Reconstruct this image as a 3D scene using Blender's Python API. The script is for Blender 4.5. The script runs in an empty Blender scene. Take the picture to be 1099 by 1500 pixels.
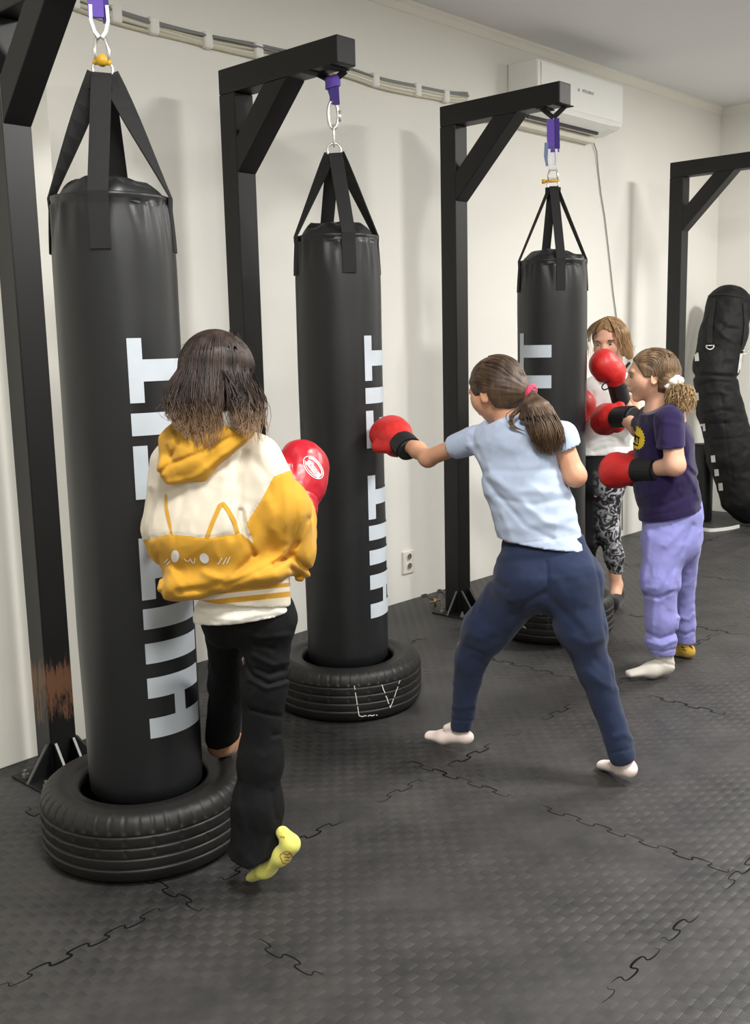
import bpy, bmesh, math, random
import numpy as np
from mathutils import Vector, Matrix
from mathutils.bvhtree import BVHTree
random.seed(7); rng = np.random.default_rng(5)
scene = bpy.context.scene
COL = scene.collection
PI = math.pi

# ---------------------------------------------------------------- camera
CH = 1.45; FP = 1511.2
yaw, pitch, roll = [math.radians(a) for a in (43.107, 9.362, -1.307)]
CF = np.array([math.cos(yaw)*math.cos(pitch), math.sin(yaw)*math.cos(pitch), -math.sin(pitch)])
_R = np.cross(CF, [0, 0, 1.]); _R /= np.linalg.norm(_R); _U = np.cross(_R, CF)
CR = _R*math.cos(roll) + _U*math.sin(roll)
CU = _U*math.cos(roll) - _R*math.sin(roll)
FH = np.array([math.cos(yaw), math.sin(yaw), 0.])      # horizontal viewing direction
RH = np.array([math.sin(yaw), -math.cos(yaw), 0.])     # horizontal, to the right of the view
ZU = np.array([0., 0., 1.])
CAM = np.array([0., 0., CH])
def ray(px, py): return CF + CR*(px-549.5)/FP + CU*(750-py)/FP
def A(px, py, dep):
    d = ray(px, py); return CAM + d*(dep/(d@FH))
def G(px, py, z=0.):
    d = ray(px, py); return CAM + d*((z-CH)/d[2])
def PX(p):
    d = p - CAM; z = d@CF
    return 549.5 + FP*(d@CR)/z, 750 - FP*(d@CU)/z

cam_d = bpy.data.cameras.new('camera'); cam = bpy.data.objects.new('camera', cam_d); COL.objects.link(cam)
cam_d.sensor_fit = 'VERTICAL'; cam_d.sensor_height = 36; cam_d.lens = FP*36/1500
cam_d.clip_start = .05
m = Matrix.Identity(4)
for i in range(3):
    m[i][0] = CR[i]; m[i][1] = CU[i]; m[i][2] = -CF[i]; m[i][3] = CAM[i]
cam.matrix_world = m
scene.camera = cam

# ---------------------------------------------------------------- materials
def lin(c):
    return tuple(((v/255)/12.92 if v/255 <= .04045 else ((v/255+.055)/1.055)**2.4) for v in c) + (1.,)
def mat(name, col, rough=.6, metal=0., spec=.5, bump=None, vary=None, sheen=0., coat=0.):
    """bump=(scale,strength,dist[,stretch]) noise bump; vary=(scale, other colour, amount)"""
    M = bpy.data.materials.new(name); M.use_nodes = True
    nt = M.node_tree; b = nt.nodes['Principled BSDF']
    c = lin(col)
    b.inputs['Base Color'].default_value = c; b.inputs['Roughness'].default_value = rough
    b.inputs['Metallic'].default_value = metal; b.inputs['Specular IOR Level'].default_value = spec
    if sheen: b.inputs['Sheen Weight'].default_value = sheen
    if coat: b.inputs['Coat Weight'].default_value = coat; b.inputs['Coat Roughness'].default_value = .25
    tc = nt.nodes.new('ShaderNodeTexCoord')
    if bump:
        n = nt.nodes.new('ShaderNodeTexNoise'); n.inputs['Scale'].default_value = bump[0]; n.inputs['Detail'].default_value = 5
        mp = nt.nodes.new('ShaderNodeMapping')
        if len(bump) > 3: mp.inputs['Scale'].default_value = bump[3]
        nt.links.new(tc.outputs['Object'], mp.inputs[0]); nt.links.new(mp.outputs[0], n.inputs['Vector'])
        bp = nt.nodes.new('ShaderNodeBump'); bp.inputs['Strength'].default_value = bump[1]; bp.inputs['Distance'].default_value = bump[2]
        nt.links.new(n.outputs['Fac'], bp.inputs['Height']); nt.links.new(bp.outputs[0], b.inputs['Normal'])
    if vary:
        n2 = nt.nodes.new('ShaderNodeTexNoise'); n2.inputs['Scale'].default_value = vary[0]; n2.inputs['Detail'].default_value = 6
        nt.links.new(tc.outputs['Object'], n2.inputs['Vector'])
        r = nt.nodes.new('ShaderNodeValToRGB'); r.color_ramp.elements[0].position = .35; r.color_ramp.elements[1].position = .7
        r.color_ramp.elements[0].color = c
        o = lin(vary[1]); r.color_ramp.elements[1].color = tuple(c[i]*(1-vary[2])+o[i]*vary[2] for i in range(3))+(1,)
        nt.links.new(n2.outputs['Fac'], r.inputs[0]); nt.links.new(r.outputs[0], b.inputs['Base Color'])
    return M
def base_of(M):
    b = M.node_tree.nodes['Principled BSDF']; s = b.inputs['Base Color']
    if s.is_linked: return s.links[0].from_socket
    rgb = M.node_tree.nodes.new('ShaderNodeRGB'); rgb.outputs[0].default_value = s.default_value
    return rgb.outputs[0]
def mask_mix(M, attr, col, soft=.0006):
    """where the float attribute is above zero the cloth is another colour"""
    nt = M.node_tree; src = base_of(M)
    a = nt.nodes.new('ShaderNodeAttribute'); a.attribute_name = attr
    r = nt.nodes.new('ShaderNodeMapRange'); r.inputs['From Min'].default_value = -soft; r.inputs['From Max'].default_value = soft
    nt.links.new(a.outputs['Fac'], r.inputs['Value'])
    mx = nt.nodes.new('ShaderNodeMix'); mx.data_type = 'RGBA'
    nt.links.new(r.outputs[0], mx.inputs['Factor']); nt.links.new(src, mx.inputs['A']); mx.inputs['B'].default_value = lin(col)
    nt.links.new(mx.outputs['Result'], nt.nodes['Principled BSDF'].inputs['Base Color'])
    return M

# ---------------------------------------------------------------- objects
def thing(name, label, cat, loc=(0, 0, 0), group=None):
    o = bpy.data.objects.new(name, None); COL.objects.link(o); o.location = [float(v) for v in loc]
    o.empty_display_size = .1
    o['label'] = label; o['category'] = cat
    if group: o['group'] = group
    return o
def tag(o, label, cat, group=None):
    o['label'] = label; o['category'] = cat
    if group: o['group'] = group
    return o
def origin_of(p):
    v = Vector((0, 0, 0))
    while p is not None: v = v + p.location; p = p.parent
    return v
def link(name, verts, faces, mats, parent=None, origin=None, smooth=True, midx=None, attrs=None, label=None):
    """verts are world coordinates; origin is the world place of the object's own origin"""
    po = origin_of(parent)
    o3 = Vector([float(v) for v in origin]) if origin is not None else po
    V = np.asarray(verts, float) - np.array(o3)
    me = bpy.data.meshes.new(name); me.from_pydata(V.tolist(), [], faces if isinstance(faces, list) else faces.tolist())
    for M in (mats if isinstance(mats, (list, tuple)) else [mats]): me.materials.append(M)
    if smooth: me.polygons.foreach_set('use_smooth', [True]*len(me.polygons))
    if midx is not None: me.polygons.foreach_set('material_index', midx)
    if attrs:
        for k, v in attrs.items():
            a = me.attributes.new(k, 'FLOAT', 'POINT'); a.data.foreach_set('value', np.asarray(v, np.float32))
    me.update()
    o = bpy.data.objects.new(name, me); COL.objects.link(o); o.parent = parent; o.location = o3 - po
    if label: o['label'] = label
    return o

class MB:
    def __init__(s): s.v = []; s.f = []; s.m = []; s.cur = 0
    def add(s, vs, fs):
        n = len(s.v); s.v += [tuple(float(c) for c in v) for v in vs]; s.f += [tuple(i+n for i in f) for f in fs]; s.m += [s.cur]*len(fs); return s
    def bm(s, b):
        b.verts.ensure_lookup_table(); b.verts.index_update()
        s.add([v.co[:] for v in b.verts], [[v.index for v in f.verts] for f in b.faces]); b.free(); return s
    def hexa(s, P8, bev=0., seg=2):
        b = bmesh.new(); vs = [b.verts.new([float(c) for c in p]) for p in P8]
        for f in ((0, 3, 2, 1), (4, 5, 6, 7), (0, 1, 5, 4), (1, 2, 6, 5), (2, 3, 7, 6), (3, 0, 4, 7)): b.faces.new([vs[i] for i in f])
        if bev: bmesh.ops.bevel(b, geom=b.edges[:], offset=bev, segments=seg, affect='EDGES', profile=.5)
        bmesh.ops.recalc_face_normals(b, faces=b.faces)
        return s.bm(b)
    def box(s, lo, hi, bev=0., seg=2):
        x0, y0, z0 = lo; x1, y1, z1 = hi
        return s.hexa([(x0, y0, z0), (x1, y0, z0), (x1, y1, z0), (x0, y1, z0), (x0, y0, z1), (x1, y0, z1), (x1, y1, z1), (x0, y1, z1)], bev, seg)
    def obox(s, c, ax, ay, az, hx, hy, hz, bev=0.):
        c, ax, ay, az = [np.array(q, float) for q in (c, ax, ay, az)]
        P = [c+ax*hx*i+ay*hy*j+az*hz*k for k in (-1, 1) for i, j in ((-1, -1), (1, -1), (1, 1), (-1, 1))]
        return s.hexa(P, bev)
    def tube(s, pts, r, n=8, closed=False, flat=None, up=None):
        """round tube, or with flat=(half width, half thickness) a strap whose width lies along up"""
        pts = [np.array(p, float) for p in pts]; N = len(pts)
        vs = []; prev = None
        for i, p in enumerate(pts):
            a = pts[(i-1) % N] if (i > 0 or closed) else p; b = pts[(i+1) % N] if (i < N-1 or closed) else p
            t = b-a; t /= np.linalg.norm(t)+1e-12
            if up is not None: u = np.array(up[i] if isinstance(up, list) else up, float)
            elif prev is None: u = np.array([0, 0, 1.]) if abs(t[2]) < .9 else np.array([1., 0, 0])
            else: u = prev
            u = u - t*(u@t); u /= np.linalg.norm(u)+1e-12; prev = u; w = np.cross(t, u)
            rr = r[i] if isinstance(r, (list, tuple, np.ndarray)) else r
            if flat:
                hw, ht = flat
                for du, dw in ((1, 1), (1, -1), (-1, -1), (-1, 1)): vs.append(p+u*hw*du+w*ht*dw)
            else:
                for k in range(n):
                    an = 2*PI*k/n; vs.append(p+(u*math.cos(an)+w*math.sin(an))*rr)
        q = 4 if flat else n
        fs = []
        for i in range(N if closed else N-1):
            j = (i+1) % N
            for k in range(q): k2 = (k+1) % q; fs.append((i*q+k, i*q+k2, j*q+k2, j*q+k))
        if not closed: fs.append(tuple(range(q))[::-1]); fs.append(tuple((N-1)*q+k for k in range(q)))
        return s.add(vs, fs)
    def cyl(s, a, b, r0, r1=None, n=24):
        return s.tube([a, b], [r0, r0 if r1 is None else r1], n)
    def lathe(s, c, prof, n=48, fn=None, close=False):
        vs = []; m = len(prof)
        for k in range(n):
            an = 2*PI*k/n
            for j, (r, z) in enumerate(prof):
                if fn: r, z = fn(an, k, j, r, z)
                vs.append((c[0]+r*math.cos(an), c[1]+r*math.sin(an), c[2]+z))
        fs = []
        for k in range(n):
            k2 = (k+1) % n
            for j in range(m if close else m-1):
                j2 = (j+1) % m
                fs.append((k*m+j, k2*m+j, k2*m+j2, k*m+j2))
        return s.add(vs, fs)
    def build(s, name, mats, parent=None, origin=None, smooth=False, label=None):
        return link(name, s.v, s.f, mats, parent, origin, smooth, s.m, label=label)
def torus_pts(c, u, w, ru, rw, n=24, a0=0, a1=2*PI):
    c, u, w = [np.array(q, float) for q in (c, u, w)]
    return [c+u*ru*math.cos(a0+(a1-a0)*i/n)+w*rw*math.sin(a0+(a1-a0)*i/n) for i in range(n)]

# ---------------------------------------------------------------- noise and implicit shapes
_perm = np.concatenate([rng.permutation(256)]*3); _val = rng.uniform(-1, 1, 256)
def noise3(p):
    i = np.floor(p).astype(int); f = p-i; f = f*f*(3-2*f); i &= 255
    def h(a, b, c): return _val[_perm[_perm[_perm[(i[:, 0]+a) & 255]+((i[:, 1]+b) & 255)]+((i[:, 2]+c) & 255)]]
    x, y, z = f[:, 0], f[:, 1], f[:, 2]
    l = lambda a, b, t: a+(b-a)*t
    return l(l(l(h(0, 0, 0), h(1, 0, 0), x), l(h(0, 1, 0), h(1, 1, 0), x), y), l(l(h(0, 0, 1), h(1, 0, 1), x), l(h(0, 1, 1), h(1, 1, 1), x), y), z)
def fbm(p, f, o=3):
    r = 0; a = 1.
    for k in range(o): r = r+a*noise3(p*f+k*17.3); f *= 2.03; a *= .5
    return r
def unit(v): v = np.asarray(v, float); return v/np.linalg.norm(v)

def S(a, b, w0, w1=None, t0=None, t1=None, W=None, k=.02, sub=False):
    w1 = w0 if w1 is None else w1; t0 = w0 if t0 is None else t0
    t1 = (w1 if t0 == w0 else t0) if t1 is None else t1
    return dict(a=np.array(a, float), b=np.array(b, float), w=(w0, w1), t=(t0, t1), W=RH if W is None else np.array(W, float), k=k, sub=sub)
def E(c, rx, ry, rz, X=None, Z=None, k=.02, sub=False):
    X = RH if X is None else unit(X); Z = ZU if Z is None else unit(Z); Y = unit(np.cross(Z, X)); Z = np.cross(X, Y)
    return dict(c=np.array(c, float), r=(rx, ry, rz), ax=(X, Y, Z), k=k, sub=sub)
def pd(P, p):
    if 'c' in P:
        q = p-P['c']; n = 0; g = 0
        for ax, r in zip(P['ax'], P['r']): c = q@ax; n = n+(c/r)**2; g = g+(c/r/r)**2
        n = np.sqrt(n)+1e-9; return n*(n-1)/(np.sqrt(g)+1e-9)
    a, b = P['a'], P['b']; ab = b-a; L = np.linalg.norm(ab)+1e-9; d = ab/L
    W = P['W']-d*(P['W']@d)
    if np.linalg.norm(W) < 1e-3: W = np.cross(d, [0.3, .5, .8])
    W = unit(W); T = np.cross(d, W)
    q = p-a; s = q@d; t = np.clip(s/L, 0, 1)
    al = s-t*L; rw = q@W; rt = q@T
    hw = P['w'][0]+(P['w'][1]-P['w'][0])*t; ht = P['t'][0]+(P['t'][1]-P['t'][0])*t; cp = np.minimum(hw, ht)
    n = np.sqrt((rw/hw)**2+(rt/ht)**2+(al/cp)**2)+1e-9
    g = np.sqrt((rw/hw**2)**2+(rt/ht**2)**2+(al/cp**2)**2)+1e-9
    return n*(n-1)/g
def field(prims, p):
    d = None
    for P in prims:
        e = pd(P, p); k = P['k']
        if d is None: d = e; continue
        if P['sub']:
            h = np.maximum(k-np.abs(d+e), 0)/k; d = np.maximum(d, -e)+h*h*k/4
        else:
            h = np.maximum(k-np.abs(d-e), 0)/k; d = np.minimum(d, e)-h*h*k/4
    return d
def cut(*planes):
    """planes: (point, outward normal)"""
    def f(p, d):
        for c, n in planes: d = np.maximum(d, (p-c)@unit(n))
        return d
    return f
def lcut(*planes):
    """(point, outward normal, reach): a cut that only works near the point"""
    def f(p, d):
        for c, n, R in planes:
            q = p-c; d = np.where((q*q).sum(1) < R*R, np.maximum(d, q@unit(n)), d)
        return d
    return f
def polydist(pts, X, Y):
    best = np.full(X.shape, 1e9)
    for (x0, y0), (x1, y1) in zip(pts[:-1], pts[1:]):
        dx, dy = x1-x0, y1-y0; t = np.clip(((X-x0)*dx+(Y-y0)*dy)/(dx*dx+dy*dy+1e-9), 0, 1)
        best = np.minimum(best, np.hypot(X-x0-t*dx, Y-y0-t*dy))
    return best
def polysd(pts, X, Y):
    """signed distance, positive inside"""
    d = polydist(list(pts)+[pts[0]], X, Y); ins = np.zeros(X.shape, bool)
    n = len(pts)
    for i in range(n):
        x0, y0 = pts[i]; x1, y1 = pts[(i+1) % n]
        c = ((y0 > Y) != (y1 > Y)); xx = (x1-x0)*(Y-y0)/((y1-y0) if y1 != y0 else 1e-9)+x0
        ins ^= c & (X < xx)
    return np.where(ins, d, -d)
def creases(lst):
    """lst of (points, depth in m, width in px): folds that run along these lines; negative = valley"""
    def f(p, d):
        X, Y = PX(p)
        for pts, amp, w in lst:
            q = polydist(pts, X, Y); d = d-amp*np.exp(-(q/w)**2)
        return d
    return f
def chain(*fs):
    def f(p, d):
        for g in fs: d = g(p, d)
        return d
    return f
def cloth(amp, fr, stretch=(1, 1, 1), off=0.):
    st = np.array(stretch)
    def f(p, d):
        n = fbm(p*st+off, fr, 3); return d-amp*(1-2*np.abs(n)) + amp*.4
    return f

def sdf_mesh(name, prims, h, M, parent=None, post=None, attrs=None, origin=None, label=None, ret=False):
    lo = np.full(3, 1e9); hi = -lo
    for P in prims:
        if P['sub']: continue
        if 'c' in P: r = max(P['r']); lo = np.minimum(lo, P['c']-r); hi = np.maximum(hi, P['c']+r)
        else:
            r = max(P['w']+P['t'])
            for q in (P['a'], P['b']): lo = np.minimum(lo, q-r); hi = np.maximum(hi, q+r)
    lo -= .03; hi += .03
    B = 4; nb = np.ceil((hi-lo)/(h*B)).astype(int)
    F = (lambda p: post(p, field(prims, p))) if post else (lambda p: field(prims, p))
    def ev(p):
        o = np.empty(len(p))
        for i in range(0, len(p), 150000): o[i:i+150000] = F(p[i:i+150000])
        return o
    g = np.stack(np.meshgrid(*[lo[i]+(np.arange(nb[i])+.5)*h*B for i in range(3)], indexing='ij'), -1).reshape(-1, 3)
    cd = ev(g).reshape(nb); act = np.abs(cd) < h*B*1.5+.012
    cell = act
    for ax in range(3): cell = np.repeat(cell, B, ax)
    cs = cd
    for ax in range(3): cs = np.repeat(cs, B, ax)
    n = nb*B+1
    pm = np.zeros(n, bool); D = np.full(n, 1.)
    D[:-1, :-1, :-1] = np.where(cs < 0, -1., 1.)
    for i in (0, 1):
        for j in (0, 1):
            for k in (0, 1): pm[i:n[0]-1+i, j:n[1]-1+j, k:n[2]-1+k] |= cell
    idx = np.argwhere(pm); D[pm] = ev(lo+idx*h)
    s = D < 0
    c8 = [(i, j, k) for i in (0, 1) for j in (0, 1) for k in (0, 1)]
    cnt = sum(s[i:n[0]-1+i, j:n[1]-1+j, k:n[2]-1+k].astype(np.int8) for i, j, k in c8)
    mix = (cnt > 0) & (cnt < 8); ci = np.argwhere(mix)
    vid = np.full(mix.shape, -1); vid[mix] = np.arange(len(ci))
    acc = np.zeros((len(ci), 3)); num = np.zeros(len(ci))
    vals = {c: D[ci[:, 0]+c[0], ci[:, 1]+c[1], ci[:, 2]+c[2]] for c in c8}
    for a in c8:
        for ax in range(3):
            if a[ax]: continue
            b = list(a); b[ax] = 1; b = tuple(b); va, vb = vals[a], vals[b]; x = (va < 0) != (vb < 0)
            t = np.where(x, va/(va-vb+1e-12), 0); q = np.tile(np.array(a, float), (len(ci), 1)); q[:, ax] += t
            acc[x] += q[x]; num += x
    V = lo+(ci+acc/num[:, None])*h
    faces = []
    for ax in range(3):
        sl0 = [slice(1, None)]*3; a1, a2 = [(1, 2), (2, 0), (0, 1)][ax]
        m0 = [slice(1, -1)]*3; m0[ax] = slice(0, -1); m1 = [slice(1, -1)]*3; m1[ax] = slice(1, None)
        s0 = s[tuple(m0)]; s1 = s[tuple(m1)]; e = np.argwhere(s0 != s1)
        if not len(e): continue
        inn = s0[tuple(e.T)]; base = e.copy(); base[:, a1] += 1; base[:, a2] += 1
        q = []
        for d1, d2 in ((-1, -1), (0, -1), (0, 0), (-1, 0)):
            c = base.copy(); c[:, a1] += d1; c[:, a2] += d2; q.append(vid[tuple(c.T)])
        q = np.stack(q, 1); q[~inn] = q[~inn][:, ::-1]; q = q[(q >= 0).all(1)]; faces.append(q)
    Fq = np.concatenate(faces)
    at = {k: fn(V) for k, fn in attrs.items()} if attrs else None
    return link(name, V, Fq, M, parent, origin, True, attrs=at, label=label)

def bvh_of(*objs):
    vs = []; fs = []
    for o in objs:
        n = len(vs); og = origin_of(o); vs += [v.co+og for v in o.data.vertices]; fs += [[i+n for i in p.vertices] for p in o.data.polygons]
    return BVHTree.FromPolygons(vs, fs)
class Decal:
    """prints laid on a surface: points are dropped on it along a direction"""
    def __init__(s, bvh, off=.0012): s.b = bvh; s.off = off; s.mb = MB()
    def hit(s, x, y):
        d = unit(ray(x, y)); h = s.b.ray_cast(Vector(CAM), Vector(d))
        if h[0] is None: return None
        return np.array(h[0]) + np.array(h[1])*s.off*(1 if np.dot(np.array(h[1]), d) < 0 else -1)
    def stroke(s, pts, w):
        out = []
        for (x0, y0), (x1, y1) in zip(pts[:-1], pts[1:]):
            n = max(2, int(math.hypot(x1-x0, y1-y0)/2)+1)
            for i in range(n): out.append((x0+(x1-x0)*i/n, y0+(y1-y0)*i/n))
        out.append(pts[-1]); L = []
        for i, (x, y) in enumerate(out):
            a = out[max(0, i-1)]; b = out[min(len(out)-1, i+1)]; dx, dy = b[0]-a[0], b[1]-a[1]; l = math.hypot(dx, dy)+1e-9
            wi = w(i/(len(out)-1)) if callable(w) else w
            L.append([s.hit(x-dy/l*wi/2*q, y+dx/l*wi/2*q) for q in (-1, 0, 1)])
        for a, b in zip(L[:-1], L[1:]):
            for k in (0, 1):
                q = [a[k], a[k+1], b[k+1], b[k]]
                if all(v is not None for v in q) and max(np.linalg.norm(q[0]-q[2]), np.linalg.norm(q[1]-q[3])) < .05: s.mb.add(q, [(0, 1, 2, 3)])
    def blob(s, cx, cy, rx, ry, rot=0, n=20, fn=None):
        c, sn = math.cos(rot), math.sin(rot); rings = []
        for t in (0, .5, 1.):
            rg = []
            for k in range(n):
                an = 2*PI*k/n; q = fn(an) if fn else 1.; x = rx*math.cos(an)*q*t; y = ry*math.sin(an)*q*t
                rg.append(s.hit(cx+x*c-y*sn, cy+x*sn+y*c))
            rings.append(rg)
        for a, b in zip(rings[:-1], rings[1:]):
            for k in range(n):
                q = [a[k], a[(k+1) % n], b[(k+1) % n], b[k]]
                if all(v is not None for v in q) and np.linalg.norm(q[0]-q[2]) < .1: s.mb.add(q, [(0, 1, 2, 3)])
    def text(s, body, cx, cy, size, rot=0, sx=1.):
        for x, y, tri in text_tris(body): pass
    def build(s, name, M, parent, label=None): return None if not s.mb.v else s.mb.build(name, M, parent, smooth=True, label=label)
def text_mesh(body, bold=0.):
    cu = bpy.data.curves.new('lettering', 'FONT'); cu.body = body; cu.align_x = 'CENTER'; cu.align_y = 'CENTER'; cu.offset = bold; cu.resolution_u = 3
    o = bpy.data.objects.new('lettering', cu); COL.objects.link(o)
    me = bpy.data.meshes.new_from_object(o.evaluated_get(bpy.context.evaluated_depsgraph_get()))
    V = [v.co[:] for v in me.vertices]; F = [tuple(p.vertices) for p in me.polygons]
    bpy.data.objects.remove(o); bpy.data.meshes.remove(me); return V, F
def decal_text(D, body, cx, cy, size, rot, sx=1., bold=0.):
    V, F = text_mesh(body, bold); c, sn = math.cos(rot), math.sin(rot); P = []
    for x, y, z in V:
        x *= size*sx; y *= -size; P.append(D.hit(cx+x*c-y*sn, cy+x*sn+y*c))
    ok = [f for f in F if all(P[i] is not None for i in f)]
    P = [p if p is not None else np.zeros(3) for p in P]
    used = sorted({i for f in ok for i in f}); mp = {i: k for k, i in enumerate(used)}
    D.mb.add([P[i] for i in used], [tuple(mp[i] for i in f) for f in ok])
# ================================================================ SETTING
WD, WX, ZC = 3.764, 8.106, 3.196
x0r, y0r = -2.6, -3.2

def wall_mat(name, col=(234, 232, 225)):
    M = mat(name, col, .75, spec=.3)
    nt = M.node_tree; N = nt.nodes; Lk = nt.links; b = N['Principled BSDF']; tc = N['Texture Coordinate']
    n1 = N.new('ShaderNodeTexNoise'); n1.inputs['Scale'].default_value = 1.7; n1.inputs['Detail'].default_value = 3
    n2 = N.new('ShaderNodeTexNoise'); n2.inputs['Scale'].default_value = 45; n2.inputs['Detail'].default_value = 4
    for n in (n1, n2): Lk.new(tc.outputs['Object'], n.inputs['Vector'])
    ad = N.new('ShaderNodeMath'); ad.operation = 'MULTIPLY_ADD'; ad.inputs[1].default_value = .06
    Lk.new(n2.outputs['Fac'], ad.inputs[0]); Lk.new(n1.outputs['Fac'], ad.inputs[2])
    bp = N.new('ShaderNodeBump'); bp.inputs['Strength'].default_value = .5; bp.inputs['Distance'].default_value = .02
    Lk.new(ad.outputs[0], bp.inputs['Height']); Lk.new(bp.outputs[0], b.inputs['Normal'])
    # scuffs and dirt low on the wall
    mp = N.new('ShaderNodeMapping'); mp.inputs['Scale'].default_value = (6, 6, 11); mp.inputs['Rotation'].default_value = (.2, .5, .1)
    n3 = N.new('ShaderNodeTexNoise'); n3.inputs['Scale'].default_value = 1.5; n3.inputs['Detail'].default_value = 8; n3.inputs['Roughness'].default_value = .75
    Lk.new(tc.outputs['Object'], mp.inputs[0]); Lk.new(mp.outputs[0], n3.inputs['Vector'])
    r = N.new('ShaderNodeMapRange'); r.inputs['From Min'].default_value = .66; r.inputs['From Max'].default_value = .72; Lk.new(n3.outputs['Fac'], r.inputs['Value'])
    sp = N.new('ShaderNodeSeparateXYZ'); Lk.new(tc.outputs['Object'], sp.inputs[0])
    rz = N.new('ShaderNodeMapRange'); rz.inputs['From Min'].default_value = 1.3; rz.inputs['From Max'].default_value = .0; rz.inputs['To Max'].default_value = .6
    Lk.new(sp.outputs['Z'], rz.inputs['Value'])
    mu = N.new('ShaderNodeMath'); mu.operation = 'MULTIPLY'; Lk.new(r.outputs[0], mu.inputs[0]); Lk.new(rz.outputs[0], mu.inputs[1])
    src = base_of(M); mx = N.new('ShaderNodeMix'); mx.data_type = 'RGBA'; Lk.new(mu.outputs[0], mx.inputs['Factor']); Lk.new(src, mx.inputs['A'])
    mx.inputs['B'].default_value = lin((150, 146, 138)); Lk.new(mx.outputs['Result'], b.inputs['Base Color'])
    return M
M_wall = wall_mat('wall_paint')
M_wall2 = wall_mat('pillar_paint', (243, 241, 231))
M_ceil = mat('ceiling_paint', (230, 230, 232), .9, spec=.2, bump=(3, .2, .01))
M_cornice = mat('cornice_paint', (240, 238, 228), .7, spec=.3)
def struct(o): o['kind'] = 'structure'; return o

# floor: black puzzle mats with a basket weave
def floor_mat():
    M = bpy.data.materials.new('foam_mat'); M.use_nodes = True
    nt = M.node_tree; N = nt.nodes; Lk = nt.links; b = N['Principled BSDF']
    b.inputs['Roughness'].default_value = .5; b.inputs['Specular IOR Level'].default_value = .45
    tc = N.new('ShaderNodeTexCoord'); sp = N.new('ShaderNodeSeparateXYZ'); Lk.new(tc.outputs['Object'], sp.inputs[0])
    def mth(op, a, b_=None, c=None):
        n = N.new('ShaderNodeMath'); n.operation = op
        for i, v in enumerate((a, b_, c)):
            if v is None: continue
            if isinstance(v, (int, float)): n.inputs[i].default_value = v
            else: Lk.new(v, n.inputs[i])
        return n.outputs[0]
    c = .0305; x = mth('DIVIDE', sp.outputs['X'], c); y = mth('DIVIDE', sp.outputs['Y'], c)
    par = mth('FLOORED_MODULO', mth('ADD', mth('FLOOR', x), mth('FLOOR', y)), 2.)
    bx = mth('ABSOLUTE', mth('SINE', mth('MULTIPLY', x, PI))); by = mth('ABSOLUTE', mth('SINE', mth('MULTIPLY', y, PI)))
    hx = mth('SINE', mth('MULTIPLY', x, 2*PI*7)); hy = mth('SINE', mth('MULTIPLY', y, 2*PI*7))
    def sel(a, b_): # par ? a : b
        return mth('ADD', mth('MULTIPLY', a, par), mth('MULTIPLY', b_, mth('SUBTRACT', 1., par)))
    h = mth('ADD', mth('MULTIPLY', mth('POWER', sel(bx, by), .6), 1.), mth('MULTIPLY', sel(hy, hx), .10))
    # worn patches where the pattern is rubbed flat
    nz = N.new('ShaderNodeTexNoise'); nz.inputs['Scale'].default_value = 2.2; nz.inputs['Detail'].default_value = 5; Lk.new(tc.outputs['Object'], nz.inputs['Vector'])
    wr = N.new('ShaderNodeMapRange'); wr.inputs['From Min'].default_value = .38; wr.inputs['From Max'].default_value = .62; wr.inputs['To Min'].default_value = .25; Lk.new(nz.outputs['Fac'], wr.inputs['Value'])
    hh = mth('MULTIPLY', h, wr.outputs[0])
    bp = N.new('ShaderNodeBump'); bp.inputs['Strength'].default_value = .75; bp.inputs['Distance'].default_value = .0026; Lk.new(hh, bp.inputs['Height']); Lk.new(bp.outputs[0], b.inputs['Normal'])
    n2 = N.new('ShaderNodeTexNoise'); n2.inputs['Scale'].default_value = 5; n2.inputs['Detail'].default_value = 8; n2.inputs['Roughness'].default_value = .65; Lk.new(tc.outputs['Object'], n2.inputs['Vector'])
    r = N.new('ShaderNodeValToRGB'); r.color_ramp.elements[0].position = .35; r.color_ramp.elements[1].position = .75
    r.color_ramp.elements[0].color = lin((46, 45, 45)); r.color_ramp.elements[1].color = lin((67, 65, 64)); Lk.new(n2.outputs['Fac'], r.inputs[0])
    # one strand direction painted darker, standing in for how the weave's slopes reflect light
    mx = N.new('ShaderNodeMix'); mx.data_type = 'RGBA'; mx.blend_type = 'MULTIPLY'; mx.inputs['B'].default_value = (.74, .74, .74, 1)
    Lk.new(mth('MULTIPLY', par, wr.outputs[0]), mx.inputs['Factor']); Lk.new(r.outputs[0], mx.inputs['A']); Lk.new(mx.outputs['Result'], b.inputs['Base Color'])
    rr = N.new('ShaderNodeMapRange'); rr.inputs['To Min'].default_value = .42; rr.inputs['To Max'].default_value = .62; Lk.new(n2.outputs['Fac'], rr.inputs['Value']); Lk.new(rr.outputs[0], b.inputs['Roughness'])
    return M
M_floor = floor_mat(); M_seam = mat('mat_joint_gap', (12, 12, 12), .9, spec=.1)
fb = MB(); fb.add([(x0r, y0r, 0), (WX, y0r, 0), (WX, WD, 0), (x0r, WD, 0)], [(0, 1, 2, 3)])
fb.cur = 1
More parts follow.
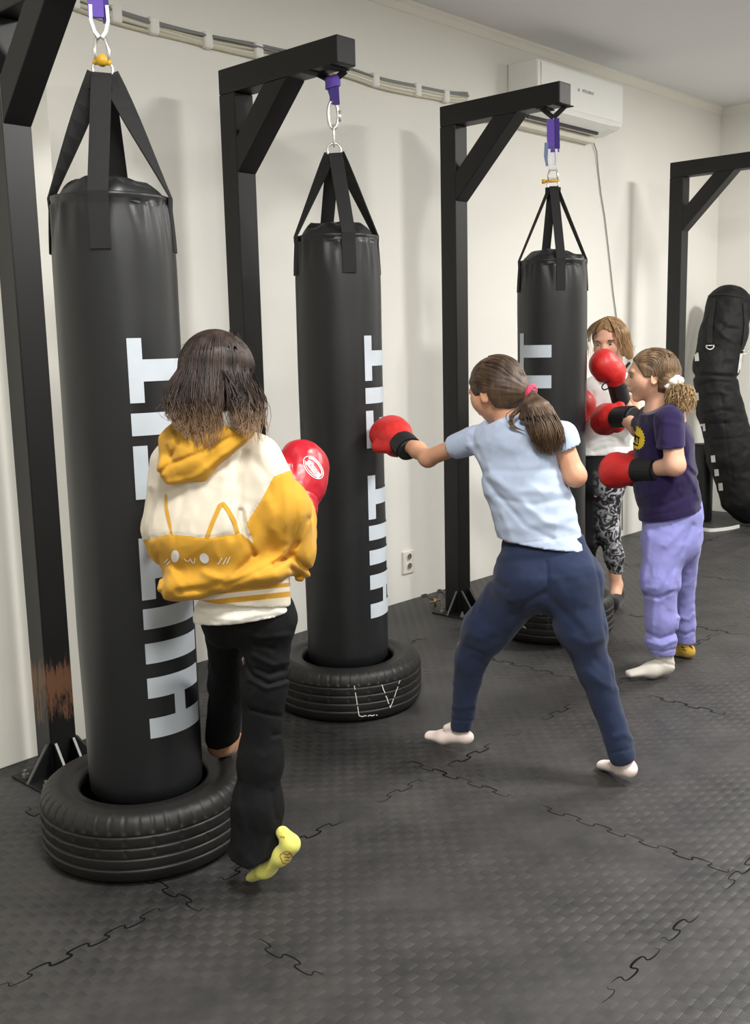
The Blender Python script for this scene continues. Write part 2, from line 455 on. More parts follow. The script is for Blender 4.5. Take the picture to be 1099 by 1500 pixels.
def seam(fixed, axis, a, b):
    P = .105; Aw = .0125; N_ = int((b-a)/P*24)
    ptsL = []
    ph = fixed*3.7
    for i in range(N_+1):
        t = a/P+i/24; s = P*(t-.13*math.sin(4*PI*t)); o = Aw*math.sin(2*PI*t)
        ptsL.append((s, fixed+o) if axis == 0 else (fixed+o, s))
    w = []
    q = np.array([[p[0]*9+ph, p[1]*9, 3.] for p in ptsL]); nn = noise3(q)
    for i in range(len(ptsL)-1):
        wd = max(0., .0010+.0024*nn[i])
        if wd < .0004: continue
        (xa, ya), (xb, yb) = ptsL[i], ptsL[i+1]; l = math.hypot(xb-xa, yb-ya); nx, ny = -(yb-ya)/l*wd, (xb-xa)/l*wd
        fb.add([(xa-nx, ya-ny, .0007), (xb-nx, yb-ny, .0007), (xb+nx, yb+ny, .0007), (xa+nx, ya+ny, .0007)], [(0, 1, 2, 3)])
for xs in (.43, 1.49, 2.56, 3.69, 4.76, 5.83, 6.9): seam(xs, 1, y0r+2.5, WD-.02)
for ys in (.01, 1.075, 2.13, 3.2): seam(ys, 0, -.5, WX-.02)
struct(fb.build('floor', [M_floor, M_seam]))
struct(MB().box((x0r, WD, -.05), (WX+.15, WD+.15, ZC+.1)).build('wall_back', M_wall))
struct(MB().box((WX, y0r, -.05), (WX+.15, WD, ZC+.1)).build('wall_right', M_wall))
struct(MB().box((x0r-.15, y0r, -.05), (x0r, WD, ZC+.1)).build('wall_left', M_wall))
struct(MB().box((x0r-.15, y0r-.15, -.05), (WX+.15, y0r, ZC+.1)).build('wall_front', M_wall))
struct(MB().hexa([(x0r, 3.16, 0), (1.97, 3.335, 0), (1.97, WD, 0), (x0r, WD, 0), (x0r, 3.16, ZC), (1.97, 3.335, ZC), (1.97, WD, ZC), (x0r, WD, ZC)], .003).build('wall_pillar', M_wall2))
struct(MB().box((x0r-.15, y0r-.15, ZC), (WX+.15, WD+.15, ZC+.12)).build('ceiling', M_ceil))
for nm, pr in (('trim_back', 0), ('trim_right', 1)):
    cv = MB(); prof = [(0, 0), (.035, 0), (.033, -.012), (.02, -.022), (.009, -.05), (0, -.055)]
    vs = []
    for e in (0, 1):
        for a_, z_ in prof:
            vs.append(((x0r if e == 0 else WX), WD-a_, ZC+z_) if pr == 0 else (WX-a_, (y0r if e == 0 else WD), ZC+z_))
    n_ = len(prof); cv.add(vs, [(i, (i+1) % n_, n_+(i+1) % n_, n_+i) for i in range(n_)])
    struct(cv.build(nm, M_cornice))

# ---------------------------------------------------------------- black steel frames
M_steel = mat('black_powder_coat', (12, 12, 13), .52, spec=.45, bump=(260, .08, .001))
def rusty():
    M = mat('black_coat_with_rust', (13, 13, 14), .4, spec=.5)
    nt = M.node_tree; N = nt.nodes; Lk = nt.links; tc = N['Texture Coordinate']
    mp = N.new('ShaderNodeMapping'); mp.inputs['Scale'].default_value = (30, 30, 5); Lk.new(tc.outputs['Object'], mp.inputs[0])
    n = N.new('ShaderNodeTexNoise'); n.inputs['Scale'].default_value = 1.6; n.inputs['Detail'].default_value = 9; n.inputs['Roughness'].default_value = .8; Lk.new(mp.outputs[0], n.inputs['Vector'])
    sp = N.new('ShaderNodeSeparateXYZ'); Lk.new(tc.outputs['Object'], sp.inputs[0])
    r = N.new('ShaderNodeValToRGB'); e = r.color_ramp.elements; e[0].position = .10; e[0].color = (0, 0, 0, 1); e[1].position = .62; e[1].color = (0, 0, 0, 1)
    for p_, v_ in ((.2, .42), (.36, .52), (.5, .16)): q = e.new(p_); q.color = (v_+.03, v_+.03, v_+.03, 1)
    Lk.new(sp.outputs['Z'], r.inputs[0])
    ad = N.new('ShaderNodeMath'); ad.operation = 'ADD'; Lk.new(r.outputs[0], ad.inputs[0]); Lk.new(n.outputs['Fac'], ad.inputs[1])
    t = N.new('ShaderNodeMapRange'); t.inputs['From Min'].default_value = .93; t.inputs['From Max'].default_value = 1.03; Lk.new(ad.outputs[0], t.inputs['Value'])
    src = base_of(M); mx = N.new('ShaderNodeMix'); mx.data_type = 'RGBA'; Lk.new(t.outputs[0], mx.inputs['Factor']); Lk.new(src, mx.inputs['A']); mx.inputs['B'].default_value = lin((112, 78, 56))
    Lk.new(mx.outputs['Result'], N['Principled BSDF'].inputs['Base Color']); return M
M_rust = rusty(); M_plate = mat('bare_steel_edge', (105, 105, 104), .45, metal=.6)
M_bolt = mat('galvanised_bolt', (165, 162, 155), .4, metal=.8)
SQ = .098
def frame(x, yb, zb, L, label, postmat=M_steel, s=SQ):
    yf = yb-s
    t = thing('steel_bag_frame', label, 'frame', (x+s/2, yb-s/2, 0), 'black steel punching bag frames along the wall')
    MB().box((x, yf, .008), (x+s, yb, zb-s), .004).build('post', postmat, t, origin=(x, yf, 0))
    MB().box((x, yb-L, zb-s), (x+s, yb, zb), .005).build('beam', M_steel, t)
    zo = 2.14; zt = zb-s; run = zt-zo; q = s*1.414
    P = [(yf, zo), (yf, zo+q), (yf-run+q, zt), (yf-run, zt)]
    xs = (x+.001, x+s-.001)
    MB().hexa([(xs[0], P[i][0], P[i][1]) for i in range(4)]+[(xs[1], P[i][0], P[i][1]) for i in range(4)], .004).build('brace', M_steel, t)
    MB().box((x-.09, yf-.1, 0), (x+s+.09, yb+.02, .008), .002).build('base_plate', M_steel, t)
    for sx in (-1, 1):
        gx = x-.002 if sx < 0 else x+s+.002
        for gy, dy in ((yf+.012, 0),):
            g = MB(); gz = .12; w_ = .085
            g.hexa([(gx, gy-.004, .008), (gx+sx*w_, gy-.004, .008), (gx+sx*w_, gy+.004, .008), (gx, gy+.004, .008), (gx, gy-.004, gz), (gx+sx*.006, gy-.004, gz), (gx+sx*.006, gy+.004, gz), (gx, gy+.004, gz)])
            g.cur = 1; g.hexa([(gx+sx*w_, gy-.005, .006), (gx+sx*(w_+.004), gy-.005, .006), (gx+sx*(w_+.004), gy+.005, .006), (gx+sx*w_, gy+.005, .006), (gx, gy-.005, gz+.002), (gx+sx*.008, gy-.005, gz+.002), (gx+sx*.008, gy+.005, gz+.002), (gx, gy+.005, gz+.002)])
            g.build('gusset', [M_steel, M_plate], t)
        g = MB(); gx2 = x+(.015 if sx < 0 else s-.015)
        g.hexa([(gx2-.004, yf, .008), (gx2+.004, yf, .008), (gx2+.004, yf-.085, .008), (gx2-.004, yf-.085, .008), (gx2-.004, yf, .12), (gx2+.004, yf, .12), (gx2+.004, yf-.006, .12), (gx2-.004, yf-.006, .12)])
        g.cur = 1; g.hexa([(gx2-.0045, yf-.085, .007), (gx2+.0045, yf-.085, .007), (gx2+.0045, yf-.089, .007), (gx2-.0045, yf-.089, .007), (gx2-.0045, yf, .122), (gx2+.0045, yf, .122), (gx2+.0045, yf-.008, .124), (gx2-.0045, yf-.008, .124)])
        g.build('gusset', [M_steel, M_plate], t)
    for bx, by in ((x-.065, yf-.07), (x+s+.065, yf-.07), (x-.065, yb-.03), (x+s+.065, yb-.03)):
        MB().cyl((bx, by, .008), (bx, by, .02), .012, n=6).cyl((bx, by, .02), (bx, by, .034), .006, n=10).build('bolt', M_bolt, t)
    return t
frame(1.672, 3.2, 2.555, .85, 'nearest black steel frame at the left edge, rust worn through low on its post', M_rust)
frame(2.82, 3.458, 2.551, .683, 'black steel frame behind the child in the yellow hoodie, second from the left')
frame(4.228, 3.451, 2.608, .708, 'black steel frame with its beam in front of the air conditioner, socket beside its post')
frame(6.662, 3.446, 2.593, .95, 'farthest black steel frame at the right, leaning floor bag behind its post')

# ---------------------------------------------------------------- punching bags
def vinyl(name, c=(23, 24, 26)):
    M = mat(name, c, .42, spec=.5, bump=(900, .10, .0006), vary=(2.3, (31, 32, 34), .7)); return M
M_vinyl = vinyl('black_vinyl'); M_web = mat('black_webbing', (38, 38, 38), .8, spec=.25, bump=(500, .5, .0008, (1, 1, .3)))
M_print = mat('silver_grey_print', (196, 204, 212), .5, spec=.4, vary=(9, (182, 190, 198), .6))
M_chrome = mat('polished_steel', (222, 220, 216), .3, metal=.75)
M_white_web = mat('white_polyester_webbing', (222, 222, 226), .7, bump=(300, .4, .001))
M_purple = mat('purple_polyester_webbing', (98, 72, 168), .75, bump=(300, .5, .001))
M_purple2 = mat('dark_purple_webbing', (58, 42, 120), .75, bump=(300, .5, .001))
M_yellow_pin = mat('yellow_painted_pin', (206, 160, 36), .45)
# letters as (angle across 0..1, z) rectangles, the word HIIT FIT read upward
def rects():
    R = []
    def H(z0, z1): R.extend([(0, 1, z0, z0+.058), (0, 1, z1-.058, z1), (.40, .60, z0, z1)])
    def I(z0, z1): R.append((0, 1, z0, z1))
    def T(z0, z1): R.extend([(0, .20, z0, z1), (0, 1, (z0+z1)/2-.029, (z0+z1)/2+.029)])
    def Fl(z0, z1): R.extend([(0, .20, z0, z1), (0, 1, z0, z0+.056), (.42, .62, z0, z1-.03)])
    H(.372, .546); I(.587, .645); I(.685, .743); T(.768, .940)
    Fl(1.046, 1.19); I(1.217, 1.277); T(1.304, 1.474)
    return R
def bag(i, bx, by, rim, label, strap_a, letter, swidth, apex, crr=.166):
    tw = {1: .85, 2: .6, 3: .12}[i]
    c = np.array([bx, by, 0.]); th0 = math.atan2(-by, -bx)
    rt = np.array([-by, bx, 0.]); rt /= np.linalg.norm(rt)
    if rt@RH < 0: rt = -rt
    fr = -unit(c)
    def dirv(a): return fr*math.cos(a)+rt*math.sin(a)
    t = thing('punching_bag', label, 'punching bag', (bx, by, 0), 'black hanging punching bags')
    z0 = .165; R = crr
    RIM = ((-.19, 1.), (-.15, .996), (-.12, .990), (-.095, .982), (-.07, .972), (-.05, .963), (-.035, .956), (-.024, .953), (-.02, .942), (-.012, .942), (-.008, .955), (0, .950), (.001, .92))
    prof = [(.001, z0), (R*.6, z0-.004), (R*.9, z0), (R*.985, z0+.02), (R, z0+.06)]
    zz = z0+.1
    while zz < rim-.2: prof.append((R, zz)); zz += .05
    for dz, rr in RIM: prof.append((R*rr, rim+dz))
    sr = 10.+i*3
    def fn(an, k, j, r, z):
        v = np.array([[math.cos(an)*2.2+sr, math.sin(an)*2.2, z*3.]]); r2 = r
        if r > .1:
            n = noise3(v)[0]; r2 += .0028*n
            q = max(0., 1-(rim-z)/.22)
            if q > 0:
                f = noise3(np.array([[an*5.3+sr*2, z*7+an*2, 1.]]))[0]; r2 -= .009*q*q*(1-abs(2*f)) if z < rim-.02 else .003*f
        return r2, z
    MB().lathe(c, prof, 120, fn).build('bag_body', M_vinyl, t, smooth=True)
    # domed top showing above the rim
    dome = []
    for q in range(14):
        a = q/13; dome.append((R*.91*(1-a**2.2)+.002, rim-.03+.085*math.sin(a*PI/2)))
    def fd(an, k, j, r, z):
        f = noise3(np.array([[math.cos(an)*2.5+sr, math.sin(an)*2.5, j*.25]]))[0]
        f2 = noise3(np.array([[an*4+sr, j*.3, 2.]]))[0]
        return r*(1+.03*f), z+.012*f*(j < 13)-.008*abs(f2)*min(1, j/5)
    MB().lathe(c, dome, 72, fd).build('bag_top', M_vinyl, t, smooth=True)
    for sa in (0, PI/2, PI, -PI/2):
        d = dirv(strap_a+sa); tg = np.cross(d, ZU); front = True
        zb = rim-.145
        p = [c+d*(R*float(np.interp(z-rim, [q[0] for q in RIM], [q[1] for q in RIM]))+.0012)+ZU*z for z in np.linspace(zb, rim-.03, 5)] + [c+d*(R*.955+.003)+ZU*(rim+.0)]
        top = c+d*.016+ZU*apex
        a0 = p[-1]
        for q in np.linspace(.12, 1, 8): p.append(a0*(1-q)+top*q)
        sgn = 1 if tg@rt >= 0 else -1; nb_ = 6
        ups = [tg if k < nb_ else unit(tg*(1-tw*min(1, (k-nb_+1)/7))+rt*sgn*tw*min(1, (k-nb_+1)/7)) for k in range(len(p))]
        mb = MB(); mb.tube(p, .01, flat=(swidth/2, .0022), up=ups)
        # stitched loop end at the apex
        mb.obox(top-ZU*.02+fr*.004*(d@fr), rt, fr, ZU, swidth/2*.98, .004, .018, .002)
        mb.build('hanging_strap', M_web, t)
    a0, a1 = letter; lm = MB(); word2 = MB()
    for u0, u1, za, zb_ in rects():
        if za > 1.0 and lm is not word2: first = lm; lm = word2
        n = max(2, int((u1-u0)*16)); m_ = max(2, int((zb_-za)/.015))
        vs = []
        for q in range(n+1):
            al = a0+(a1-a0)*(u0+(u1-u0)*q/n); d = dirv(al)
            for w in range(m_+1):
                z = za+(zb_-za)*w/m_
                an = math.atan2(d[1], d[0]) % (2*PI)
                rr = fn(an, 0, 0, R if z > z0+.06 else R, z)[0]+.0022
                vs.append(c+d*rr+ZU*z)
        lm.add(vs, [(q*(m_+1)+w, (q+1)*(m_+1)+w, (q+1)*(m_+1)+w+1, q*(m_+1)+w+1) for q in range(n) for w in range(m_)])
    first.build('printed_word', M_print, t, smooth=True, label='silver grey word HIIT running up the bag'); word2.build('printed_word', M_print, t, smooth=True, label='silver grey word FIT above it')
    # steel ring held by the straps
    rg = MB(); rg.tube(torus_pts(c+ZU*(apex+.012), rt, ZU, .026, .026, 28), .0042, 8, closed=True); rg.build('steel_ring', M_chrome, t, smooth=True)
    return c, fr, rt
B1 = bag(1, 1.640, 2.490, 1.848, 'nearest black punching bag, left of the child in the yellow hoodie', math.radians(-11), (math.radians(6), math.radians(72)), .053, 2.168)
B2 = bag(2, 2.900, 2.884, 1.852, 'middle black punching bag struck by the child in the light blue shirt', math.radians(16), (math.radians(34), math.radians(99)), .053, 2.158)
B3 = bag(3, 4.268, 2.801, 1.812, 'farthest hanging black punching bag, below the air conditioner', math.radians(13.6), (math.radians(-66), math.radians(-1)), .042, 2.150)

# hardware between ring and beam
def link_ring(mb, c, u, hu, hz, r): mb.tube(torus_pts(c, u, ZU, hu, hz, 28), r, 8, closed=True)
def hang(B, apex, beam_z, kind, labels):
    c, fr, rt = B
    z = apex+.03
    if kind == 1:
        s = thing('bow_shackle', labels[0], 'shackle', c+ZU*z)
        mb = MB(); mb.tube([c+rt*.016+ZU*z, c+rt*.019+ZU*(z+.03), c+rt*.010+ZU*(z+.065), c-rt*.010+ZU*(z+.065), c-rt*.019+ZU*(z+.03), c-rt*.016+ZU*z], .0055, 8); mb.build('bow', M_chrome, s, smooth=True)
        mb = MB(); mb.cyl(c-rt*.024+ZU*z, c+rt*.024+ZU*z, .007); mb.cyl(c+fr*.018+ZU*z, c+fr*.034+ZU*z, .016, .013, 16); mb.cyl(c+fr*.0+ZU*z, c+fr*.02+ZU*z, .010, n=16); mb.build('pin', M_yellow_pin, s, smooth=True, label='yellow screw pin')
        z += .062
        s = thing('webbing_sling', labels[1], 'sling', c+ZU*(z+.1)); mb = MB()
        zt = z+.078
        mb.tube([c+rt*.004+ZU*(z-.002), c+rt*.014+ZU*(z+.012), c+rt*.022+ZU*(z+.04), c+rt*.021+ZU*(zt)], .006, flat=(.013, .0045), up=fr)
        mb.tube([c-rt*.004+ZU*(z-.002), c-rt*.014+ZU*(z+.012), c-rt*.022+ZU*(z+.04), c-rt*.021+ZU*(zt)], .006, flat=(.013, .0045), up=fr)
        mb.build('protected_eye', M_white_web, s, smooth=False, label='white wrapped eye')
        mb = MB(); mb.tube([c-rt*.008+fr*.006+ZU*(zt-.03), c-rt*.008+fr*.006+ZU*(beam_z-.04)], .01, flat=(.02, .006), up=rt)
        mb.build('webbing', M_purple, s, label='purple webbing')
        mb = MB(); mb.tube([c+rt*.018-fr*.004+ZU*(zt-.04), c+rt*.016-fr*.004+ZU*(beam_z-.04)], .01, flat=(.009, .004), up=rt)
        mb.build('rear_webbing', M_purple2, s)
    if kind == 2:
        mb = MB(); link_ring(mb, c+ZU*(z+.035), fr, .011, .038, .0042); tag(mb.build('chain_link', M_chrome, origin=c+ZU*z, smooth=True), labels[0], 'link')
        z += .066
        mb = MB(); link_ring(mb, c+ZU*(z+.045), rt, .019, .05, .0068)
        cb = thing('carabiner', labels[1], 'carabiner', c+ZU*z); mb.build('hook', M_chrome, cb, smooth=True)
        MB().cyl(c+rt*.023+ZU*(z+.02), c+rt*.023+ZU*(z+.06), .008, n=12).build('locking_sleeve', M_chrome, cb, smooth=True)
        z += .05
        s = thing('webbing_sling', labels[2], 'sling', c+ZU*(z+.1)); mb = MB(); zt = beam_z-.045
        mb.tube([c+rt*.012+ZU*(z+.035), c-rt*.006+ZU*(z+.09), c-rt*.008+ZU*zt], .01, flat=(.014, .005), up=rt)
        mb.build('webbing', M_purple, s)
        mb = MB(); mb.tube([c+rt*.014+fr*.009+ZU*(z+.03), c+rt*.012+fr*.009+ZU*(z+.1), c+rt*.01+fr*.008+ZU*zt], .01, flat=(.012, .004), up=rt)
        mb.tube([c-rt*.004+fr*.012+ZU*(z+.045), c+rt*.001+fr*.012+ZU*(z+.12)], .01, flat=(.008, .003), up=rt)
        mb.build('doubled_webbing', M_purple2, s)
        mb = MB()
        for k in range(5): mb.tube(torus_pts(c+rt*.002+ZU*(zt-.008+k*.008), rt+ZU*.25, fr, .024, .018, 18), .0058, 6, closed=True)
        mb.build('wrapped_knot', M_purple, s, smooth=True)
    if kind == 3:
        s = thing('bow_shackle', labels[0], 'shackle', c+ZU*z)
        mb = MB(); mb.tube([c-rt*.020+ZU*(z-.004), c-rt*.022+ZU*(z+.02), c-rt*.015+ZU*(z+.05), c+rt*.015+ZU*(z+.05), c+rt*.022+ZU*(z+.02), c+rt*.020+ZU*(z-.004)], .0058, 8); mb.build('bow', M_chrome, s, smooth=True)
        MB().cyl(c-rt*.048+ZU*(z-.004), c+rt*.03+ZU*(z-.004), .0062).cyl(c-rt*.052+ZU*(z-.004), c-rt*.036+ZU*(z-.004), .010).build('pin', M_yellow_pin, s, smooth=True, label='yellow screw pin')
        z += .05
        s = thing('webbing_sling', labels[1], 'sling', c+ZU*(z+.1)); mb = MB(); zt = beam_z-.055
        mb.tube([c-rt*.014+ZU*z, c-rt*.020+ZU*(z+.04), c-rt*.018+ZU*(z+.09)], .006, flat=(.006, .008), up=rt)
        mb.tube([c+rt*.014+ZU*z, c+rt*.018+ZU*(z+.04), c+rt*.014+ZU*(z+.09)], .006, flat=(.006, .008), up=rt)
        mb.tube([c-rt*.018+ZU*z, c+rt*.018+ZU*z], .008, 8); mb.tube([c+ZU*(z+.02), c+ZU*(z+.1)], .01, flat=(.018, .004), up=rt)
        mb.build('protected_eye', M_white_web, s, label='white wrapped eye')
        mb = MB(); mb.tube([c+ZU*(z+.075), c-rt*.003+ZU*(zt)], .01, flat=(.028, .004), up=rt); mb.build('webbing', M_purple, s, label='purple webbing with a printed label')
        mb = MB(); mb.tube([c+rt*.022+fr*.007+ZU*(z+.09), c+rt*.018+fr*.007+ZU*zt], .01, flat=(.009, .003), up=rt); mb.build('doubled_webbing', M_purple2, s)
        M_bl = mat('blue_white_tail', (112, 128, 160), .7)
        MB().tube([c-rt*.024+fr*.004+ZU*(z+.015), c-rt*.034+fr*.004+ZU*(z+.06), c-rt*.031+fr*.004+ZU*(z+.12)], .01, flat=(.009, .002), up=rt).build('loose_tail', M_bl, s, label='blue and white loose tail')
    # black loop round the beam end: two legs under the beam and the band over it
    mb = MB()
    if kind in (2, 3):
        hx = SQ/2+.004; yy = c[1]; sp = .038
        top = c+ZU*(beam_z-(.034 if kind == 2 else .05))
        for sg in (-1, 1):
            p1 = np.array([c[0]+sg*.02, yy-sg*.052, beam_z-.003])
            mb.tube([top, p1], .01, flat=(.011, .004), up=RH)
        bandx0, bandx1 = (FX[kind]-.003, FX[kind]+SQ+.003)
        for sg in (-1, 1):
            y_ = yy-sg*.052
            mb.box((bandx0, y_-.02, beam_z-.005), (bandx1, y_+.02, beam_z-.001))
        tag(mb.build('beam_loop', M_web, origin=top), labels[-1], 'strap', 'black loops tied under the frame beams')
FX = {2: 2.82, 3: 4.228}
hang(B1, 2.168, 2.457, 1, ['silver bow shackle with a yellow pin above the nearest punching bag', 'purple and white webbing sling above the nearest punching bag'])
hang(B2, 2.158, 2.453, 2, ['small silver link above the middle punching bag', 'silver carabiner above the middle punching bag', 'knotted dark purple sling holding the middle punching bag', 'black webbing loop under the beam end above the middle punching bag'])
hang(B3, 2.150, 2.510, 3, ['silver bow shackle with a yellow pin above the farthest hanging bag', 'bright purple webbing sling with a white eye in front of the air conditioner', 'black webbing loop under the beam end in front of the air conditioner'])

# ---------------------------------------------------------------- tyres
def tyre_mat(): return mat('black_rubber', (20, 19, 18), .5, spec=.45, bump=(40, .25, .002), vary=(7, (33, 31, 29), .8))
M_tyre = tyre_mat(); M_chalk = mat('white_paint_marks', (215, 215, 210), .8)
def tyre(cx, cy, label, R=.298, H=.205, rot=0.):
    NS = 336
    prof = []
    # inner bead bottom -> inner liner -> top bead -> sidewall -> tread -> bottom sidewall
    prof += [(.205, .012), (.190, .02), (.186, .035), (.20, .05), (.262, .07), (.275, .10), (.262, .135), (.20, .155), (.188, .17), (.187, .184), (.193, .193), (.203, .197), (.215, .196), (.22, .1995), (.235, .2035), (.252, .205), (.256, .2035), (.27, .2025), (.282, .198), (.292, .190), (.299, .179)]
    tread0 = len(prof)
    z = .172
    for gz in (.150, .117, .086, .055):
        prof += [(.3025 if gz == .15 else .305, z-.004), (.305, gz+.005), (.3045, gz+.0035), (.297, gz+.003), (.297, gz-.003), (.3045, gz-.0035)]
        z = gz-.004
    prof += [(.304, .045), (.300, .03), (.290, .014), (.272, .004), (.24, .001)]
    prof = [(r*R/.305, q*H/.205) for r, q in prof]
    def fn(an, k, j, r, z):
        if tread0-3 <= j <= tread0+1 and k % 7 == 0: r -= .0042; z -= .001
        if j in (tread0+7, tread0+6, tread0+13, tread0+12) and k % 14 < 1: r -= .003
        return r, z
    t = thing('tyre', label, 'tyre', (cx, cy, 0), 'old car tyres lying flat under the bags')
    MB().lathe((cx, cy, 0), prof, NS, fn, close=True).build('tyre_rubber', M_tyre, t, smooth=True)
    return t
def tmark(t, cx, cy, strokes, R=.298):
    mb = MB()
    fr = -unit(np.array([cx, cy, 0])); rt = np.cross(fr, ZU)
    if rt@RH < 0: rt = -rt
    for (a0, z0), (a1, z1) in strokes:
        P = []
        for q in np.linspace(0, 1, 14):
            a = math.radians(a0+(a1-a0)*q); z = z0+(z1-z0)*q; jt = .002*math.sin(q*23+a0)
            P.append(np.array([cx, cy, 0])+(fr*math.cos(a)+rt*math.sin(a))*(R+.0012)+ZU*(z+jt))
        for i in range(13):
            if (i*7+int(a0)) % 6 == 0: continue
            d = P[i+1]-P[i]; n = np.cross(unit(P[i]-np.array([cx, cy, P[i][2]])), unit(d))*.0017
            mb.add([P[i]-n, P[i+1]-n, P[i+1]+n, P[i]+n], [(0, 1, 2, 3)])
    mb.build('painted_letter', M_chalk, t, label='white painted letter mark')
T1 = tyre(1.632, 2.492, 'car tyre lying flat around the foot of the nearest punching bag')
T2 = tyre(2.888, 2.873, 'car tyre marked with the white letters LV under the middle punching bag')
tmark(T2, 2.888, 2.873, [((4, .160), (7, .035)), ((7, .035), (21, .032))])
tmark(T2, 2.888, 2.873, [((25, .15), (32, .05)), ((32, .05), (42, .15))])
T3 = tyre(4.262, 2.785, 'car tyre under the farthest hanging bag, behind the child in the light blue shirt')
tmark(T3, 4.262, 2.785, [((-40, .165), (-38, .115)), ((-38, .115), (-25, .085))])
tmark(T3, 4.262, 2.785, [((-34, .14), (-22, .165))])

# ---------------------------------------------------------------- air conditioner, cables, socket
M_ac = mat('white_gloss_plastic', (244, 244, 241), .3, spec=.5); M_acside = mat('white_matt_plastic', (214, 210, 203), .5)
M_dark = mat('dark_slot', (60, 60, 60), .7); M_greytxt = mat('grey_print', (120, 120, 122), .5)
t = thing('air_conditioner', 'white wall mounted split air conditioner high on the wall below the ceiling', 'air conditioner', (5.725, WD, 2.75))
X0, X1 = 5.243, 6.215
sec = [(WD-.001, 3.04), (3.575, 3.04), (3.556, 3.034), (3.549, 3.018), (3.546, 2.80), (3.556, 2.777), (3.585, 2.76), (3.69, 2.735), (WD-.001, 2.735)]
mb = MB(); n_ = len(sec); vs = [(X0, y, z) for y, z in sec]+[(X0+.005, y, z) for y, z in sec]
mb2 = MB(); bmx = bmesh.new()
vv = [[bmx.verts.new((x, y, z)) for y, z in sec] for x in (X0, X1)]
bmx.faces.new(vv[0][::-1]); bmx.faces.new(vv[1])
for i in range(n_): bmx.faces.new((vv[0][i], vv[0][(i+1) % n_], vv[1][(i+1) % n_], vv[1][i]))
bmesh.ops.bevel(bmx, geom=[e for e in bmx.edges if abs(e.verts[0].co.x-e.verts[1].co.x) < 1e-5], offset=.012, segments=3, affect='EDGES', profile=.5)
bmesh.ops.recalc_face_normals(bmx, faces=bmx.faces)
mb2.bm(bmx).build('housing', M_ac, t, smooth=False)
mb = MB(); mb.box((X0+.03, 3.5425, 2.80), (X1-.03, 3.5475, 3.02), .002).build('front_panel', M_ac, t)
mb = MB(); mb.hexa([(X0+.04, 3.553, 2.772), (X1-.12, 3.553, 2.772), (X1-.12, 3.635, 2.742), (X0+.04, 3.635, 2.742), (X0+.04, 3.556, 2.779), (X1-.12, 3.556, 2.779), (X1-.12, 3.638, 2.749), (X0+.04, 3.638, 2.749)], .002).build('air_flap', M_ac, t)
MB().box((X0+.04, 3.64, 2.728), (X1-.15, 3.656, 2.75)).build('outlet_slot', M_dark, t)
# badge: three small diamonds and the maker's word
V, F = text_mesh('MITSUBISHI'); bd = MB(); sz = .026
bd.add([(5.775+v[0]*sz*1.0, 3.5412, 2.925+v[1]*sz) for v in V], F)
bd.build('badge_word', M_greytxt, t, label='small grey maker word'); bd = MB()
for dx, dz in ((0, .0045), (-.005, -.003), (.005, -.003)): bd.add([(5.672+dx-.005, 3.5412, 2.925+dz), (5.672+dx, 3.5412, 2.925+dz-.006), (5.672+dx+.005, 3.5412, 2.925+dz), (5.672+dx, 3.5412, 2.925+dz+.006)], [(0, 1, 2, 3)])
bd.build('badge', M_greytxt, t, label='small grey three diamond mark')
# wall stays: pipe duct under the unit
M_duct = mat('cream_plastic_duct', (226, 222, 208), .55)
mb = MB(); mb.box((4.9, 3.70, 2.69), (6.12, WD, 2.73), .006); mb.build('pipe_cover', M_duct, t, label='cream pipe cover under the housing')
M_wcable = mat('grey_white_cable', (150, 150, 146), .5)
pts = [(6.13, 3.74, 2.735), (6.18, 3.748, 2.72), (6.23, 3.75, 2.66)]+[(x, 3.756, z) for x, z in ((6.262, 2.55), (6.30, 2.40), (6.355, 2.25), (6.42, 2.0), (6.48, 1.75), (6.54, 1.55), (6.60, 1.25), (6.63, .9), (6.66, .05))]
tag(MB().tube(pts, .0042, 8).build('power_cable', M_wcable, origin=pts[0], smooth=True), 'thin grey cable running down the wall from the air conditioner', 'cable')

# bundle of cables sagging along the wall
M_cA = mat('cream_cable', (206, 200, 176), .45); M_cB = mat('grey_cable', (128, 130, 130), .45); M_cC = mat('clear_plastic_wrap', (214, 212, 202), .3); M_tape = mat('white_tape', (236, 234, 228), .6)
t = thing('cable_bundle', 'bundle of cream and grey cables taped along the wall behind the frames', 'cables', (3.6, WD, 2.77))
path = [(1.98, 2.81), (2.2, 2.80), (2.39, 2.786), (2.55, 2.772), (2.76, 2.763), (3.01, 2.760), (3.28, 2.769), (3.40, 2.771), (3.6, 2.776), (3.90, 2.772), (4.1, 2.765), (4.36, 2.769), (4.65, 2.772), (4.84, 2.79)]
def spline(P, n=6):
    P = np.array(P, float); out = []
    for i in range(len(P)-1):
        p0 = P[max(0, i-1)]; p1 = P[i]; p2 = P[i+1]; p3 = P[min(len(P)-1, i+2)]
        for q in range(n):
            s = q/n; out.append(.5*((2*p1)+(-p0+p2)*s+(2*p0-5*p1+4*p2-p3)*s*s+(-p0+3*p1-3*p2+p3)*s**3))
    out.append(P[-1]); return out
sp = spline(path)
for k, (dz, dy, r, M) in enumerate(((.020, .012, .008, M_cB), (.004, .014, .009, M_cA), (-.012, .013, .010, M_cC), (-.026, .012, .009, M_cA), (.010, .026, .006, M_cB))):
    P = [(x, WD-dy-.004*math.sin(x*3+k), z+dz+.005*math.sin(x*(4.1+k)+k*2)) for x, z in sp]
    MB().tube(P, r, 8).build('cable', M, t, smooth=True)
for tx in (2.33, 2.52, 2.70, 2.98, 3.27, 4.05, 4.38, 4.62, 3.62):
    z = np.interp(tx, [p[0] for p in path], [p[1] for p in path])
    MB().box((tx, WD-.034, z-.038), (tx+.05, WD, z+.032), .012).build('tape', M_tape, t, label='strip of white tape')

